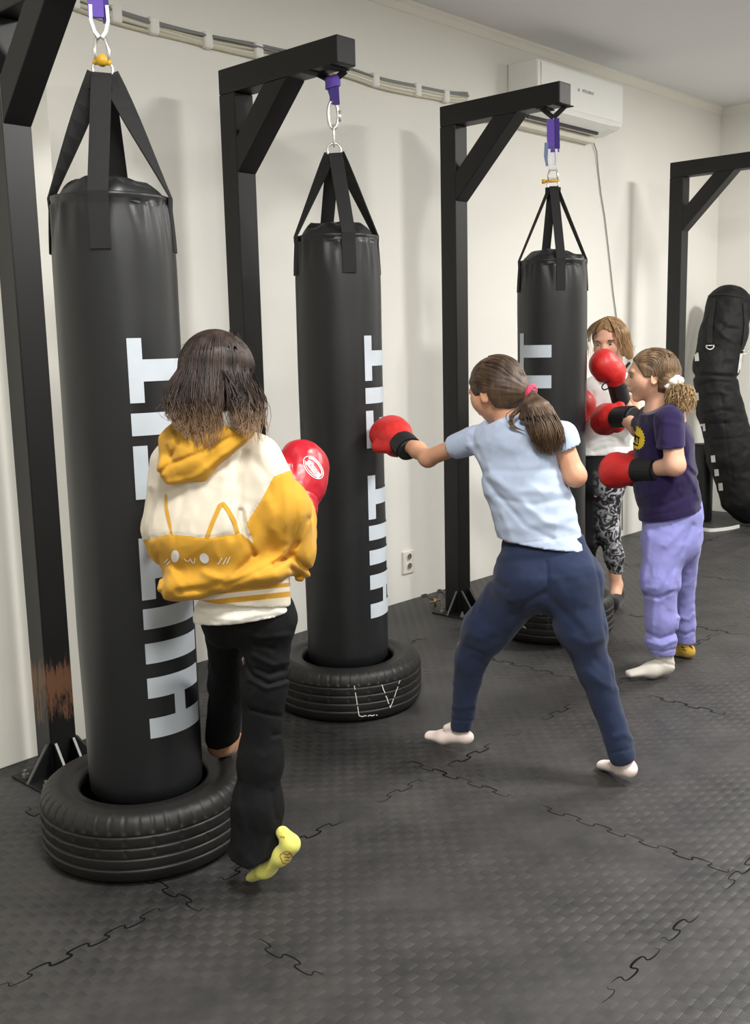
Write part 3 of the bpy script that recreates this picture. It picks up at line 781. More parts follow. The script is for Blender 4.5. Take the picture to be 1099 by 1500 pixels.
M_sock = mat('white_socket_plastic', (232, 229, 218), .4)
t = thing('wall_socket', 'white double wall socket low on the wall beside the middle bag', 'socket', (4.28, WD, .22))
sx0, sx1, sz0, sz1 = 4.235, 4.33, .165, .285
sc_ = ((4.2825, .252), (4.2825, .198))
MB().box((sx0, WD-.012, sz0-.008), (sx1, WD, sz1), .004).build('face_plate', M_sock, t)
for cx_, cz_ in sc_:
    mb = MB(); ring = torus_pts((cx_, WD-.0135, cz_), (1, 0, 0), (0, 0, 1), .0205, .0205, 28); mb.tube(ring, .0022, 6, closed=True)
    mb.cur = 1; mb.tube([(cx_, WD-.0125, cz_), (cx_, WD-.011, cz_)], .019, 24)
    mb.cur = 2
    for s_ in (-1, 1): mb.cyl((cx_+s_*.0095, WD-.014, cz_), (cx_+s_*.0095, WD-.012, cz_), .0035, n=10)
    mb.build('outlet', [M_sock, mat('socket_recess', (120, 112, 96), .6), M_dark], t)

# small bent metal clamp on the floor by the wall
t = thing('metal_clamp', 'bent metal clamp lying at the foot of the wall beside the frame post', 'clamp', (4.5, 3.68, 0))
M_cl = mat('grey_steel_band', (150, 145, 138), .4, metal=.4); M_br = mat('brass_screw', (190, 160, 110), .35, metal=.8)
c0 = A(637, 868, 5.57); c0[2] = 0
u = RH; 
P = [c0-u*.075+ZU*.045, c0-u*.045+ZU*.052, c0-u*.015+ZU*.03, c0+u*.005+ZU*.045, c0+u*.02+ZU*.075, c0+u*.045+ZU*.07, c0+u*.06+ZU*.04, c0+u*.085+ZU*.012]
mb = MB(); mb.tube([np.array(p) for p in spline(P, 5)], .01, flat=(.013, .0018), up=unit(FH+ZU*.25)); mb.build('band', M_cl, t)
MB().tube([np.array(p)+ZU*.006 for p in spline(P, 5)], .01, flat=(.015, .001), up=unit(FH+ZU*.25)).build('rubber_lining', M_vinyl, t)
MB().cyl(c0+ZU*.0-FH*.02, c0-FH*.02+ZU*.045, .008).cyl(c0-FH*.02+ZU*.02-u*.03, c0-FH*.02+ZU*.035+u*.03, .006).build('screw', M_br, t, smooth=True)

# ---------------------------------------------------------------- leaning floor bag, pad, strap
M_nyl = mat('black_nylon_cloth', (13, 13, 14), .65, spec=.3, bump=(9, .3, .02)); M_patch = mat('white_tape_patch', (206, 205, 200), .7)
t = thing('grappling_bag', 'bent black cloth grappling bag with white patches leaning in the far corner', 'punching bag', (7.8, 3.3, 0))
path = [(1069, 446, 7.98), (1060, 490, 7.93), (1050, 535, 7.88), (1048, 552, 7.84), (1055, 600, 7.82), (1072, 665, 7.80), (1092, 725, 7.79), (1101, 737, 7.79)]
wid = [.170, .175, .172, .155, .172, .185, .185, .17]
PP = [A(*p) for p in path]; PR = []
for i in range(len(PP)-1): PR.append(S(PP[i], PP[i+1], wid[i], wid[i+1], wid[i]*.85, wid[i+1]*.9, k=.03))
cr = [([(1016, 551), (1035, 549), (1080, 553)], -.016, 3), ([(1020, 566), (1045, 558), (1072, 560)], -.008, 2.2), ([(1022, 580), (1050, 573), (1070, 578)], .007, 2.5), ([(1024, 607), (1060, 601), (1090, 606)], -.006, 2), ([(1052, 470), (1062, 480), (1080, 482)], -.010, 3), ([(1048, 476), (1060, 492), (1075, 500)], .007, 3), ([(1060, 515), (1062, 540)], -.005, 2), ([(1056, 575), (1064, 640), (1072, 700)], -.005, 1.4), ([(1040, 622), (1098, 618)], -.004, 1.6), ([(1044, 645), (1099, 640)], -.004, 1.6)]
dm = sdf_mesh('bag_body', PR, .011, M_nyl, t, post=chain(creases(cr), cloth(.006, 9)))
bv = bvh_of(dm); D = Decal(bv, .004)
for x, y, ww, hh in ((1021, 523, 6, 12), (1016.5, 550, 5, 9), (1021, 581, 6, 11), (1030, 626, 7, 11), (1045, 672, 6, 10), (1050, 692, 6, 10), (1056, 713, 6, 11)):
    D = Decal(bv, .004); D.stroke([(x, y-hh/2), (x+1, y+hh/2)], ww); D.build('white_patch', M_patch, t)
for a, b in (((1086, 518), (1082, 546)), ((1084, 566), (1088, 578)), ((1091, 595), (1097, 612))):
    D = Decal(bv, .004); D.stroke([a, b], 4); D.build('white_patch', M_patch, t)
for pts_, w_ in (([(1046, 438), (1042, 470), (1040, 503)], 8), ([(1091, 444), (1093, 475), (1089, 512)], 6), ([(1036, 434), (1060, 431), (1090, 436)], 2)):
    D = Decal(bv, .006); D.stroke(pts_, w_); D.build('carry_strap', M_web, t)
for x, y in ((1040, 506), (1089, 513)):
    h = D.hit(x, y)
    h = A(x, y, 7.72) if h is None else h
    MB().tube(torus_pts(h-FH*.012, RH, ZU, .03, .03, 20, PI, 2*PI)+[h-FH*.012+RH*.03], .005, 6, closed=True).build('d_ring', M_chrome, t, smooth=True)
t = thing('cylinder_pad', 'short black upright pad standing beside the leaning floor bag', 'pad', A(1027, 765, 8.03)*np.array([1, 1, 0]))
c0 = A(1027, 765, 8.03)*np.array([1, 1, 0]); zt_ = A(1027, 650, 8.03)[2]
prof = [(.001, .0), (.078, 0), (.082, .01), (.082, zt_-.02), (.078, zt_-.006), (.07, zt_), (.001, zt_+.002)]
MB().lathe(c0, prof, 40).build('pad_body', M_vinyl, t, smooth=True)
MB().tube(torus_pts(c0+ZU*(zt_-.012), (1, 0, 0), (0, 1, 0), .081, .081, 36), .004, 6, closed=True).build('piping', M_tyre, t, smooth=True)
P = [G(x, y)+ZU*.012 for x, y in ((1026, 777), (1040, 779), (1055, 778), (1070, 776), (1083, 773))]
tag(MB().tube([np.array(p) for p in spline(P, 5)], .01, flat=(.004, .012), up=FH).build('white_strap', mat('white_strap', (210, 210, 206), .6), origin=P[0]), 'white strap lying on the floor before the leaning floor bag', 'strap')
# ================================================================ PEOPLE
M_skin = mat('skin', (222, 172, 145), .5, spec=.4, bump=(120, .1, .001)); M_skin.node_tree.nodes['Principled BSDF'].inputs['Subsurface Weight'].default_value = .08
M_skin.node_tree.nodes['Principled BSDF'].inputs['Subsurface Radius'].default_value = (.02, .008, .005)
M_skin2 = mat('skin_tanned', (212, 158, 126), .5, spec=.4, bump=(120, .1, .001))
M_red = mat('red_glove_leather', (200, 38, 36), .48, spec=.5, bump=(25, .12, .004)); M_blackcuff = mat('black_glove_cuff', (26, 26, 27), .5, spec=.45, bump=(30, .2, .003))
M_dred = mat('dark_red_glove_leather', (178, 22, 40), .33, spec=.5, bump=(25, .12, .004)); M_white = mat('white_print', (240, 238, 232), .6)
M_eyew = mat('eye_white', (225, 220, 214), .3); M_eyed = mat('eye_iris', (40, 30, 24), .2)

def hair_mat(name, c0, c1, zlo=None, zhi=None, ctip=None):
    M = mat(name, c0, .5, spec=.35)
    nt = M.node_tree; N = nt.nodes; Lk = nt.links; tc = N['Texture Coordinate']
    n = N.new('ShaderNodeTexNoise'); n.inputs['Scale'].default_value = 38; n.inputs['Detail'].default_value = 6
    mp = N.new('ShaderNodeMapping'); mp.inputs['Scale'].default_value = (1, 1, .12); Lk.new(tc.outputs['Object'], mp.inputs[0]); Lk.new(mp.outputs[0], n.inputs['Vector'])
    mx = N.new('ShaderNodeMix'); mx.data_type = 'RGBA'; mx.inputs['A'].default_value = lin(c0); mx.inputs['B'].default_value = lin(c1)
    r = N.new('ShaderNodeMapRange'); r.inputs['From Min'].default_value = .38; r.inputs['From Max'].default_value = .65; Lk.new(n.outputs['Fac'], r.inputs['Value']); Lk.new(r.outputs[0], mx.inputs['Factor'])
    out = mx.outputs['Result']
    if ctip:
        a = N.new('ShaderNodeAttribute'); a.attribute_name = 'tip'
        m2 = N.new('ShaderNodeMix'); m2.data_type = 'RGBA'; Lk.new(a.outputs['Fac'], m2.inputs['Factor']); Lk.new(out, m2.inputs['A']); m2.inputs['B'].default_value = lin(ctip); out = m2.outputs['Result']
    Lk.new(out, N['Principled BSDF'].inputs['Base Color']); return M

def fabric(name, c, rough=.85, bs=350, amt=.35, vary=None, sheen=.15):
    return mat(name, c, rough, spec=.25, bump=(bs, amt, .0012), vary=vary, sheen=sheen)

def head_prims(C, f, u, H, k=.018, mouth=True):
    f = unit(f); u = unit(u-f*(np.dot(u, f))); l = np.cross(u, f)   # l: towards the person's left
    P = [E(C+u*.10*H-f*.05*H, .345*H, .445*H, .40*H, X=l, Z=u, k=k),
         E(C-u*.10*H+f*.12*H, .285*H, .30*H, .33*H, X=l, Z=u, k=k),
         S(C-u*.30*H+f*.20*H, C-u*.41*H+f*.27*H, .13*H, .085*H, k=.02),
         S(C-u*.08*H+f*.20*H+l*.14*H, C-u*.14*H+f*.20*H-l*.14*H, .17*H, k=.02),
         S(C+f*.39*H+u*.03*H, C+f*.47*H-u*.10*H, .024*H, .044*H, k=.02),
         S(C+f*.43*H-u*.14*H+l*.045*H, C+f*.43*H-u*.14*H-l*.045*H, .03*H, k=.01),
         E(C+f*.37*H+u*.11*H, .22*H, .05*H, .045*H, X=l, Z=u, k=.015)]
    for s in (-1, 1):
        P.append(E(C+l*s*.15*H+f*.43*H+u*.02*H, .075*H, .06*H, .045*H, X=l, Z=u, k=.014, sub=True))
    if mouth:
        P.append(E(C+f*.405*H-u*.235*H, .095*H, .04*H, .022*H, X=l, Z=u, k=.006)); P.append(E(C+f*.395*H-u*.27*H, .08*H, .04*H, .022*H, X=l, Z=u, k=.006))
    for s in (-1, 1):
        e = C+l*s*.345*H-f*.03*H-u*.03*H
        P.append(E(e, .035*H, .085*H, .14*H, X=unit(l*s-f*.35), Z=unit(u-f*.15), k=.006))
        P.append(E(e+l*s*.03*H+f*.01*H, .02*H, .05*H, .09*H, X=unit(l*s-f*.35), Z=u, k=.006, sub=True))
    return P, f, u, l
def eyes(C, f, u, l, H, parent, brow=None, lid=None):
    for s in (-1, 1):
        c = C+l*s*.145*H+f*.365*H+u*.015*H
        mb = MB(); mb.cur = 0
        def ball(c, r, mi, fl=1.):
            mb.cur = mi; n = len(mb.v); vs = []
            for i in range(9):
                for j in range(14):
                    a = PI*i/8; b = 2*PI*j/14; vs.append(c+(l*math.sin(a)*math.cos(b)+f*math.sin(a)*math.sin(b)*fl+u*math.cos(a)*.62)*r)
            mb.add(vs, [(i*14+j, i*14+(j+1) % 14, (i+1)*14+(j+1) % 14, (i+1)*14+j) for i in range(8) for j in range(14)])
        ball(c-f*.012*H, .052*H, 0); ball(c+f*.018*H-u*.004*H, .032*H, 1)
        mb.build('eye', [lid or M_eyew, M_eyed], parent, smooth=True)
        if brow is not None:
            p = [c+f*.055*H+u*.085*H+l*s*q*H-f*abs(q)*.35*H-u*(q*q)*.9*H for q in (-.08, -.03, .03, .08, .11)]
            MB().tube(p, [.008*H, .015*H, .014*H, .010*H, .004*H], 6).build('eyebrow', brow, parent, smooth=True)
            p = [c+f*.052*H+u*.034*H+l*s*q*H-f*abs(q)*.3*H-u*(q*q)*2.*H for q in (-.06, -.02, .02, .065)]
            MB().tube(p, .006*H, 6).build('eyelashes', M_eyed, parent, smooth=True)

def hand_prims(w, d, n, s):
    """closed fist with five fingers inside a glove: wrist w, direction d, back of hand n, thumb side s"""
    P = [S(w, w+d*.055, .026, .033, .016, .017, W=s, k=.012)]
    for i, (o, ln) in enumerate(((.024, .034), (.008, .038), (-.008, .035), (-.023, .028))):
        a = w+d*.062+s*o; b = a+d*ln*.5-n*.012; c = b-n*.022-d*.012
        P += [S(a, b, .0085, .008, k=.004), S(b, c, .008, .0075, k=.002)]
    P += [S(w+d*.018+s*.024, w+d*.05+s*.036-n*.01, .010, .009, k=.008), S(w+d*.05+s*.036-n*.01, w+d*.068+s*.018-n*.026, .009, .008, k=.003)]
    return P
def glove(parent, w, d, n, s, size, mred, cuffmat, cufflen=.075, bend=.35, h=.0045, label=None, cuff_r=.040):
    """w wrist, d towards the knuckles, n back of the hand, s towards the thumb"""
    d = unit(d); n = unit(n-d*np.dot(n, d)); sg = np.cross(d, n); s = sg if np.dot(sg, s) > 0 else -sg; z = size
    d2 = unit(d*math.cos(bend)-n*math.sin(bend))
    P = [S(w+d*.000*z, w+d*.06*z, .042*z, .054*z, .036*z, .045*z, W=s, k=.02),
         S(w+d*.06*z, w+d*.06*z+d2*.062*z, .056*z, .062*z, .048*z, .050*z, W=s, k=.03),
         S(w+d*.06*z+d2*.058*z, w+d*.058*z+d2*.045*z-n*.026*z, .060*z, .056*z, .044*z, .040*z, W=s, k=.05),
         E(w+d*.055*z-n*.048*z, .045*z, .035*z, .03*z, X=s, Z=d, k=.012),
         S(w+d*.025*z+s*.045*z-n*.012*z, w+d*.065*z+s*.064*z-n*.022*z, .022*z, .024*z, k=.012),
         S(w+d*.065*z+s*.064*z-n*.022*z, w+d*.105*z+s*.050*z-n*.042*z, .024*z, .020*z, k=.008)]
    g = sdf_mesh('boxing_glove', P, h, mred, parent, post=chain(cut((w-d*.004*z, -d)), cloth(.0012, 22)), label=label)
    c = sdf_mesh('glove_cuff', [S(w-d*cufflen*z, w+d*.012*z, cuff_r*z, .046*z, cuff_r*.9*z, .040*z, W=s, k=.01)], h, cuffmat, g,
                 post=cut((w+d*.014*z, d), (w-d*cufflen*z, -d)))
    mb = MB(); mb.tube([w-d*(cufflen*.5)*z+(n*math.cos(a)*.9*(cuff_r+.0045)+s*math.sin(a)*(cuff_r+.0045))*z for a in np.linspace(-1.6, 1.9, 14)], .01, flat=(cufflen*.36*z, .0015), up=d)
    mb.build('wrist_strap', cuffmat, g)
    return g

def strands(name, M, paths, parent, r=.0022, tipf=None):
    """paths: list of point lists; hair locks as fine tapering tubes"""
    vs = []; fs = []; tip = []
    for P in paths:
        P = np.array(P); N = len(P); n0 = len(vs); rr = r*random.uniform(.7, 1.3)
        T = np.gradient(P, axis=0); T /= np.linalg.norm(T, axis=1)[:, None]+1e-9
        a = np.cross(T, [.2, .5, .84]); a /= np.linalg.norm(a, axis=1)[:, None]+1e-9; b = np.cross(T, a)
        for i in range(N):
            t = i/(N-1); q = rr*(1-.85*max(0, t-.5)*2)
            for k in range(3):
                an = 2*PI*k/3; vs.append(P[i]+(a[i]*math.cos(an)+b[i]*math.sin(an))*q); tip.append(tipf(P[i], t) if tipf else 0)
        for i in range(N-1):
            for k in range(3): k2 = (k+1) % 3; fs.append((n0+i*3+k, n0+i*3+k2, n0+i*3+3+k2, n0+i*3+3+k))
    return link(name, vs, fs, M, parent, smooth=True, attrs={'tip': tip})
def bez(pts, n=14):
    """smooth curve through points"""
    P = [np.array(p, float) for p in pts]; seg = max(2, n//(len(P)-1)); out = []
    for i in range(len(P)-1):
        p0 = P[max(0, i-1)]; p1 = P[i]; p2 = P[i+1]; p3 = P[min(len(P)-1, i+2)]
        for q in range(seg):
            s = q/seg; out.append(.5*((2*p1)+(-p0+p2)*s+(2*p0-5*p1+4*p2-p3)*s*s+(-p0+3*p1-3*p2+p3)*s**3))
    out.append(P[-1]); return out
def pxnoise(pts_px, f=1.): return pts_px

# ---------------------------------------------------------------- child in the yellow and cream hoodie
g1 = thing('person', 'child with long brown hair in a yellow and cream hoodie, standing beside the nearest bag', 'person', A(385, 1280, 2.6)*np.array([1, 1, 0]))
D1 = 2.6; s1 = D1/FP
W1 = unit(RH*.93-FH*.36); F1 = np.cross(ZU, W1)
if F1@FH < 0: F1 = -F1
hC = A(322, 556, 2.62); Hh = .215
hp, hf, hu, hl = head_prims(hC, unit(FH*.85+RH*.5-ZU*.15), ZU, Hh)
nk = A(324, 640, 2.60)
# left arm guard and right arm guard
rs, re_, rw = A(380, 676, 2.56), A(426, 802, 2.60), A(441, 737, 2.78)
ls, le, lw = A(256, 678, 2.66), A(245, 775, 2.66), A(300, 712, 2.80)
rg_d = unit(A(449, 686, 2.86)-rw); lg_d = unit(A(322, 672, 2.86)-lw)
body = [S(hC-hu*.25*Hh-hf*.10*Hh, nk, .045, .05, k=.03)]+hp
body = hp+[S(hC-hu*.22*Hh-hf*.12*Hh, nk, .043, .05, k=.03),
        S(A(322, 680, 2.6), A(335, 800, 2.61), .13, .105, .075, .07, W=W1, k=.05), S(A(335, 800, 2.61), A(358, 870, 2.62), .10, .08, .065, .055, W=W1, k=.05),
        S(rs, re_, .038, .030, k=.03), S(re_, rw, .030, .022, k=.02), S(ls, le, .034, .03, k=.03), S(le, lw, .03, .022, k=.02),
        S(A(388, 905, 2.60), A(385, 1050, 2.60), .052, .036, k=.03), S(A(385, 1050, 2.6), A(394, 1215, 2.57), .034, .018, k=.02),
        S(A(337, 905, 2.68), A(333, 1000, 2.85), .048, .036, k=.03), S(A(333, 1000, 2.85), A(326, 1070, 2.96), .034, .022, k=.02),
        S(A(401, 1225, 2.565), A(386, 1265, 2.59), .014, .012, k=.015), S(A(326, 1070, 2.96), A(328, 1076, 2.98), .018, k=.01)]
body += hand_prims(rw, rg_d, -FH, -RH)+hand_prims(lw, lg_d, -FH, RH)
sdf_mesh('body', body, .0065, M_skin, g1)

# hoodie
M_hood = fabric('cream_cotton', (218, 208, 190), .9, 420, .35, sheen=.1); mask_mix(M_hood, 'yellow', (204, 152, 50))
M_yel = fabric('yellow_cotton', (204, 152, 50), .9, 420, .35, sheen=.1)
tor = [S(A(328, 660, 2.60), A(316, 700, 2.60), .10, .150, .075, .10, W=W1, k=.05),
       S(A(316, 700, 2.60), A(305, 780, 2.585), .150, .160, .10, .125, W=W1, k=.06),
       S(A(305, 780, 2.585), A(328, 808, 2.59), .160, .160, .125, .095, W=W1, k=.04),
       S(rs+RH*.0, A(412, 745, 2.56), .060, .070, k=.05), S(A(412, 745, 2.56), re_, .070, .062, k=.03),
       S(re_, A(442, 838, 2.62), .05, .026, k=.03), S(A(434, 800, 2.63), A(437, 742, 2.75), .058, .046, k=.02),
       S(A(440, 790, 2.63), A(449, 750, 2.68), .036, .020, k=.02),
       S(ls, le, .064, .058, k=.05), S(le, lw, .055, .042, k=.03),
       S(A(266, 846, 2.575), A(408, 828, 2.57), .046, .042, .115, .115, W=ZU, k=.03), S(A(250, 862, 2.55), A(290, 858, 2.55), .024, .022, .07, .08, W=ZU, k=.03)]
fold1 = [([(340, 785), (352, 745), (350, 690), (358, 665)], -.008, 6), ([(352, 748), (360, 790), (372, 812)], -.010, 4), ([(360, 745), (366, 780)], .006, 4),
         ([(372, 812), (340, 848), (300, 862), (262, 866)], -.008, 5), ([(430, 812), (380, 838), (330, 858)], -.009, 4), ([(435, 795), (418, 818), (400, 828)], -.012, 4),
         ([(432, 700), (434, 760), (428, 800)], -.003, 4), ([(395, 735), (402, 780), (424, 815)], .006, 9), ([(452, 760), (438, 785), (434, 800)], -.005, 4),
         ([(458, 838), (440, 825), (425, 812)], -.010, 3.5), ([(452, 850), (436, 840), (426, 832)], -.008, 3.5), ([(415, 690), (420, 740), (418, 790)], .004, 6),
         ([(232, 815), (240, 850), (236, 872)], -.006, 4), ([(250, 835), (265, 860)], .006, 6), ([(300, 840), (330, 852), (372, 842)], .006, 6),
         ([(222, 795), (218, 815), (226, 850)], .004, 5), ([(400, 865), (420, 848), (438, 842)], -.008, 4), ([(270, 720), (262, 760), (256, 786)], -.003, 6),
         ([(385, 729), (401, 698), (422, 690)], -.003, 1.6), ([(217, 790), (247, 782), (302, 788), (353, 781)], -.003, 1.4), ([(361, 767), (385, 729)], -.003, 1.4),
         ([(330, 700), (325, 740), (332, 775)], .004, 9), ([(375, 675), (392, 700), (398, 735)], -.004, 7)]
ypoly = [(180, 793), (217, 790), (247, 782), (302, 788), (353, 781), (372, 797), (361, 767), (385, 729), (401, 698), (422, 690), (500, 672), (500, 960), (180, 960)]
def fy(p): X, Y = PX(p); return polysd(ypoly, X, Y)*s1
hem_c = A(345, 872, 2.57)
hood_body = sdf_mesh('hoodie', tor, .0042, M_hood, g1, post=chain(creases(fold1), cloth(.0035, 11, (1, 1, .7)), cut((nk+ZU*.012, ZU)), lcut((A(441, 741, 2.77), rg_d, .08))), attrs={'yellow': fy})
# hood lying on the back
hd = [S(A(258, 648, 2.545), A(250, 690, 2.515), .045, .030, .030, .024, W=RH, k=.03), S(A(266, 640, 2.55), A(300, 632, 2.55), .042, .036, .04, .03, W=ZU, k=.03),
      S(A(250, 688, 2.50), A(292, 682, 2.485), .026, .036, .018, .02, W=ZU, k=.03), S(A(270, 665, 2.50), A(318, 648, 2.495), .055, .038, .03, .028, W=unit(ZU+RH*.2), k=.03),
      S(A(292, 684, 2.485), A(352, 640, 2.50), .026, .014, .02, .018, W=ZU, k=.025), S(A(318, 640, 2.50), A(364, 634, 2.52), .030, .010, .025, .014, W=ZU, k=.025)]
fold2 = [([(225, 700), (250, 680), (290, 665), (340, 640)], -.007, 3.5), ([(244, 709), (285, 700), (325, 668), (370, 636)], .006, 5), ([(255, 625), (262, 645), (250, 672)], -.006, 4), ([(240, 650), (232, 690)], .004, 5), ([(275, 640), (300, 655), (318, 648)], -.004, 4)]
sdf_mesh('hood', hd, .004, M_yel, g1, post=chain(creases(fold2), cloth(.0025, 16)))
# striped rib at the hem and the shirt below
M_rib = fabric('cream_rib', (224, 214, 194), .9, 420, .4)
def stripe(p):
    X, Y = PX(p); y0 = 892-np.clip(X-275, 0, 400)*.105+ .0007*(X-345)**2*0
    y = y0-Y
    a = np.minimum(y-2, 10-y); b = np.minimum(y-17, 23-y); return np.maximum(a, b)*s1
mask_mix(M_rib, 'stripe', (200, 148, 50))
wb = A(352, 850, 2.595); wb2 = A(351, 893, 2.60)
sdf_mesh('ribbed_hem', [S(A(350, 840, 2.60), A(351, 889, 2.60), .138, .139, .100, .100, W=W1, k=.02)], .0045, M_rib, g1,
         post=chain(creases([([(270, 880+q), (350, 884+q), (432, 866+q)], -.0015, 1.2) for q in (-16, -8, 0)]), cut((A(352, 888, 2.5), unit(-ZU+RH*-.10-FH*.12)))), attrs={'stripe': stripe})
M_tee = fabric('white_cotton', (236, 232, 222), .9, 420, .3)
fold3 = [([(290, 890), (320, 905), (350, 908)], .004, 4), ([(300, 900), (360, 890), (425, 880)], -.003, 4), ([(330, 912), (380, 900), (428, 892)], .003, 4), ([(300, 911), (350, 910), (430, 897)], -.0015, 1.2)]
sdf_mesh('undershirt', [S(A(352, 900, 2.60), A(366, 935, 2.60), .136, .130, .094, .098, W=W1, k=.02)], .0045, M_tee, g1,
         post=chain(creases(fold3), cloth(.002, 14), cut((A(365, 912, 2.5), unit(-ZU-RH*-.13-FH*.05)))))
cl = sdf_mesh('shirt_collar', [S(A(300, 628, 2.545), A(335, 622, 2.545), .035, .035, .02, .02, W=ZU, k=.01)], .005, M_tee, g1)
# trousers
M_blk = fabric('black_trouser_cloth', (13, 13, 15), .85, 300, .3, sheen=.0)
tr = [S(A(338, 905, 2.64), A(388, 900, 2.60), .074, .074, k=.05), S(A(392, 910, 2.60), A(387, 1005, 2.60), .070, .054, k=.04), S(A(387, 1005, 2.60), A(382, 1110, 2.60), .054, .054, k=.04),
      S(A(382, 1110, 2.60), A(377, 1180, 2.59), .054, .062, k=.04), S(A(377, 1180, 2.59), A(371, 1290, 2.57), .062, .080, .062, .072, k=.04),
      S(A(330, 915, 2.68), A(332, 1000, 2.84), .056, .048, k=.04), S(A(332, 1000, 2.84), A(325, 1092, 2.99), .048, .052, k=.03)]
kf = [([(354, 925), (380, 935), (425, 930)], .004, 4), ([(356, 965), (370, 990), (395, 1003), (420, 995)], -.008, 3), ([(365, 995), (390, 1008), (420, 1000)], .006, 4), ([(370, 960), (400, 975), (422, 970)], .005, 4),
      ([(372, 945), (400, 950)], -.004, 3), ([(368, 1040), (390, 1046), (414, 1050)], -.005, 2.5), ([(366, 1012), (366, 1040)], -.003, 2), ([(400, 1078), (415, 1075)], -.005, 3), ([(350, 1180), (358, 1220), (352, 1250)], .004, 6),
      ([(398, 1160), (404, 1200)], -.005, 4), ([(356, 915), (356, 980), (362, 1060), (354, 1180), (350, 1262)], -.0015, 1.3), ([(375, 980), (395, 988), (415, 982)], -.006, 3)]
def cut_black(p, d):
    # the two hems: right leg slanting up to the lifted heel, left leg
    X, Y = PX(p); right = (p@FH) < 2.78+.0*X
    a = (p-A(375, 1272, 2.5))@unit(-ZU+RH*.42-FH*.1); b = (p-A(322, 1090, 2.95))@unit(-ZU+FH*.3+RH*.25)
    a2 = (p-A(372, 1279, 2.5))@unit(-ZU-RH*.30)
    return np.where(right & (Y > 1150), np.maximum(np.maximum(d, a), a2), np.where(Y > 1040, np.where(right, d, np.maximum(d, b)), d))
sdf_mesh('trousers', tr, .0045, M_blk, g1, post=chain(creases(kf), cloth(.0022, 13), cut_black))
M_ysock = fabric('yellow_sock', (222, 218, 112), .9, 420, .3)
sk = sdf_mesh('sock', [S(A(426, 1238, 2.525), A(412, 1254, 2.54), .024, .022, .024, .024, k=.02), S(A(412, 1254, 2.54), A(391, 1274, 2.57), .020, .017, .024, .030, W=ZU, k=.02), S(A(391, 1274, 2.57), A(374, 1282, 2.61), .017, .015, .032, .03, W=ZU, k=.02),
      S(A(414, 1220, 2.55), A(426, 1234, 2.53), .018, .022, k=.015)], .0035, M_ysock, g1, label='yellow sock with a small red and pink print', post=lambda p, d: np.maximum(d, -p[:, 2]+.001))
D = Decal(bvh_of(sk)); M_rp = mat('red_sock_print', (176, 60, 50), .8)
out = [(420+9*math.cos(a)*(1+.15*math.sin(4*a)), 1256+9*math.sin(a)) for a in np.linspace(0, 2*PI, 24)]
D.stroke(out, .9); D.stroke([(416, 1250), (421, 1252), (426, 1249)], 1.); D.stroke([(417, 1255), (425, 1256)], 1.); D.stroke([(418, 1260), (424, 1260)], 1.); D.build('sock_print', M_rp, sk); D = Decal(bvh_of(sk)); D.stroke([(411, 1226), (417, 1226), (416, 1229)], 1.)
D.build('sock_print', M_rp, sk)
M_bsock = fabric('brown_sock', (150, 110, 78), .9, 420, .3)
sdf_mesh('sock', [S(A(320, 1093, 2.97), A(333, 1092, 3.03), .034, .03, .03, .03, k=.02), S(A(333, 1092, 3.03), A(345, 1080, 3.10), .028, .022, k=.02), S(A(326, 1070, 2.96), A(324, 1092, 2.98), .03, k=.02)], .0045, M_bsock, g1, label='tan sock resting on the tyre')
# raised red glove
gl = glove(g1, rw+rg_d*.0, rg_d, unit(RH*.75-FH*.65), -RH+ZU*.3, 1.12, M_dred, M_dred, cufflen=.03, bend=.15, h=.0038, label='dark red boxing glove with a white oval badge')
D = Decal(bvh_of(gl), .0012)
def ell(cx, cy, a, b, rot, n=40): return [(cx+a*math.cos(t)*math.cos(rot)-b*math.sin(t)*math.sin(rot), cy+a*math.cos(t)*math.sin(rot)+b*math.sin(t)*math.cos(rot)) for t in np.linspace(0, 2*PI, n)]
ro = math.radians(52)
D.stroke(ell(459, 685, 19, 10.5, ro), 1.0); D.stroke([(450, 676), (468, 699)], 7.0)
D.stroke(ell(459, 685, 16.5, 8.0, ro)[2:18], .8); D.stroke(ell(459, 685, 16.5, 8.2, ro)[22:38], 1.6)
D.build('glove_badge', M_white, gl, label='white oval badge')
D = Decal(bvh_of(gl), .0020); decal_text(D, 'KING', 459, 687.5, 7.2, ro, .95, .02); D.build('badge_lettering', M_dred, gl)
glove(g1, lw, lg_d, -FH, RH, 1.0, M_dred, M_dred, cufflen=.03, h=.006, label='dark red boxing glove held in front of the chest')
# prints on the back of the hoodie
bv = bvh_of(hood_body); D = Decal(bv, .0014)
D.stroke([(303, 788), (311, 766), (322, 741), (327, 738), (334, 747), (343, 764), (348, 781)], 6.2); D.build('cat_ear_print', M_yel, hood_body, label='yellow cat ear outline'); D = Decal(bv, .0014); D.stroke([(243, 724), (244, 745), (249, 768), (252, 783)], lambda t: 2.2+5*math.sin(PI*min(1, t*1.0))*.6)
D.build('cat_ear_print', M_yel, hood_body, label='yellow cat ear outline, seen edge on')
D = Decal(bv, .0014)
D.blob(257, 814.5, 6, 9, .05); D.blob(299.5, 817.5, 6.5, 7.8, -.5); D.stroke([(270, 818), (273, 821.5), (277, 821.5), (279, 818), (282, 824), (285, 824), (286, 817)], 1.4)
for a, b in (((319.5, 826.5), (325, 817)), ((326.5, 826), (332, 816)), ((332.5, 825), (337, 815)), ((241, 824), (247, 818)), ((245, 827), (250, 821))): D.stroke([a, b], 1.4)
D.build('cat_face_print', M_white, hood_body, label='white cat face print')
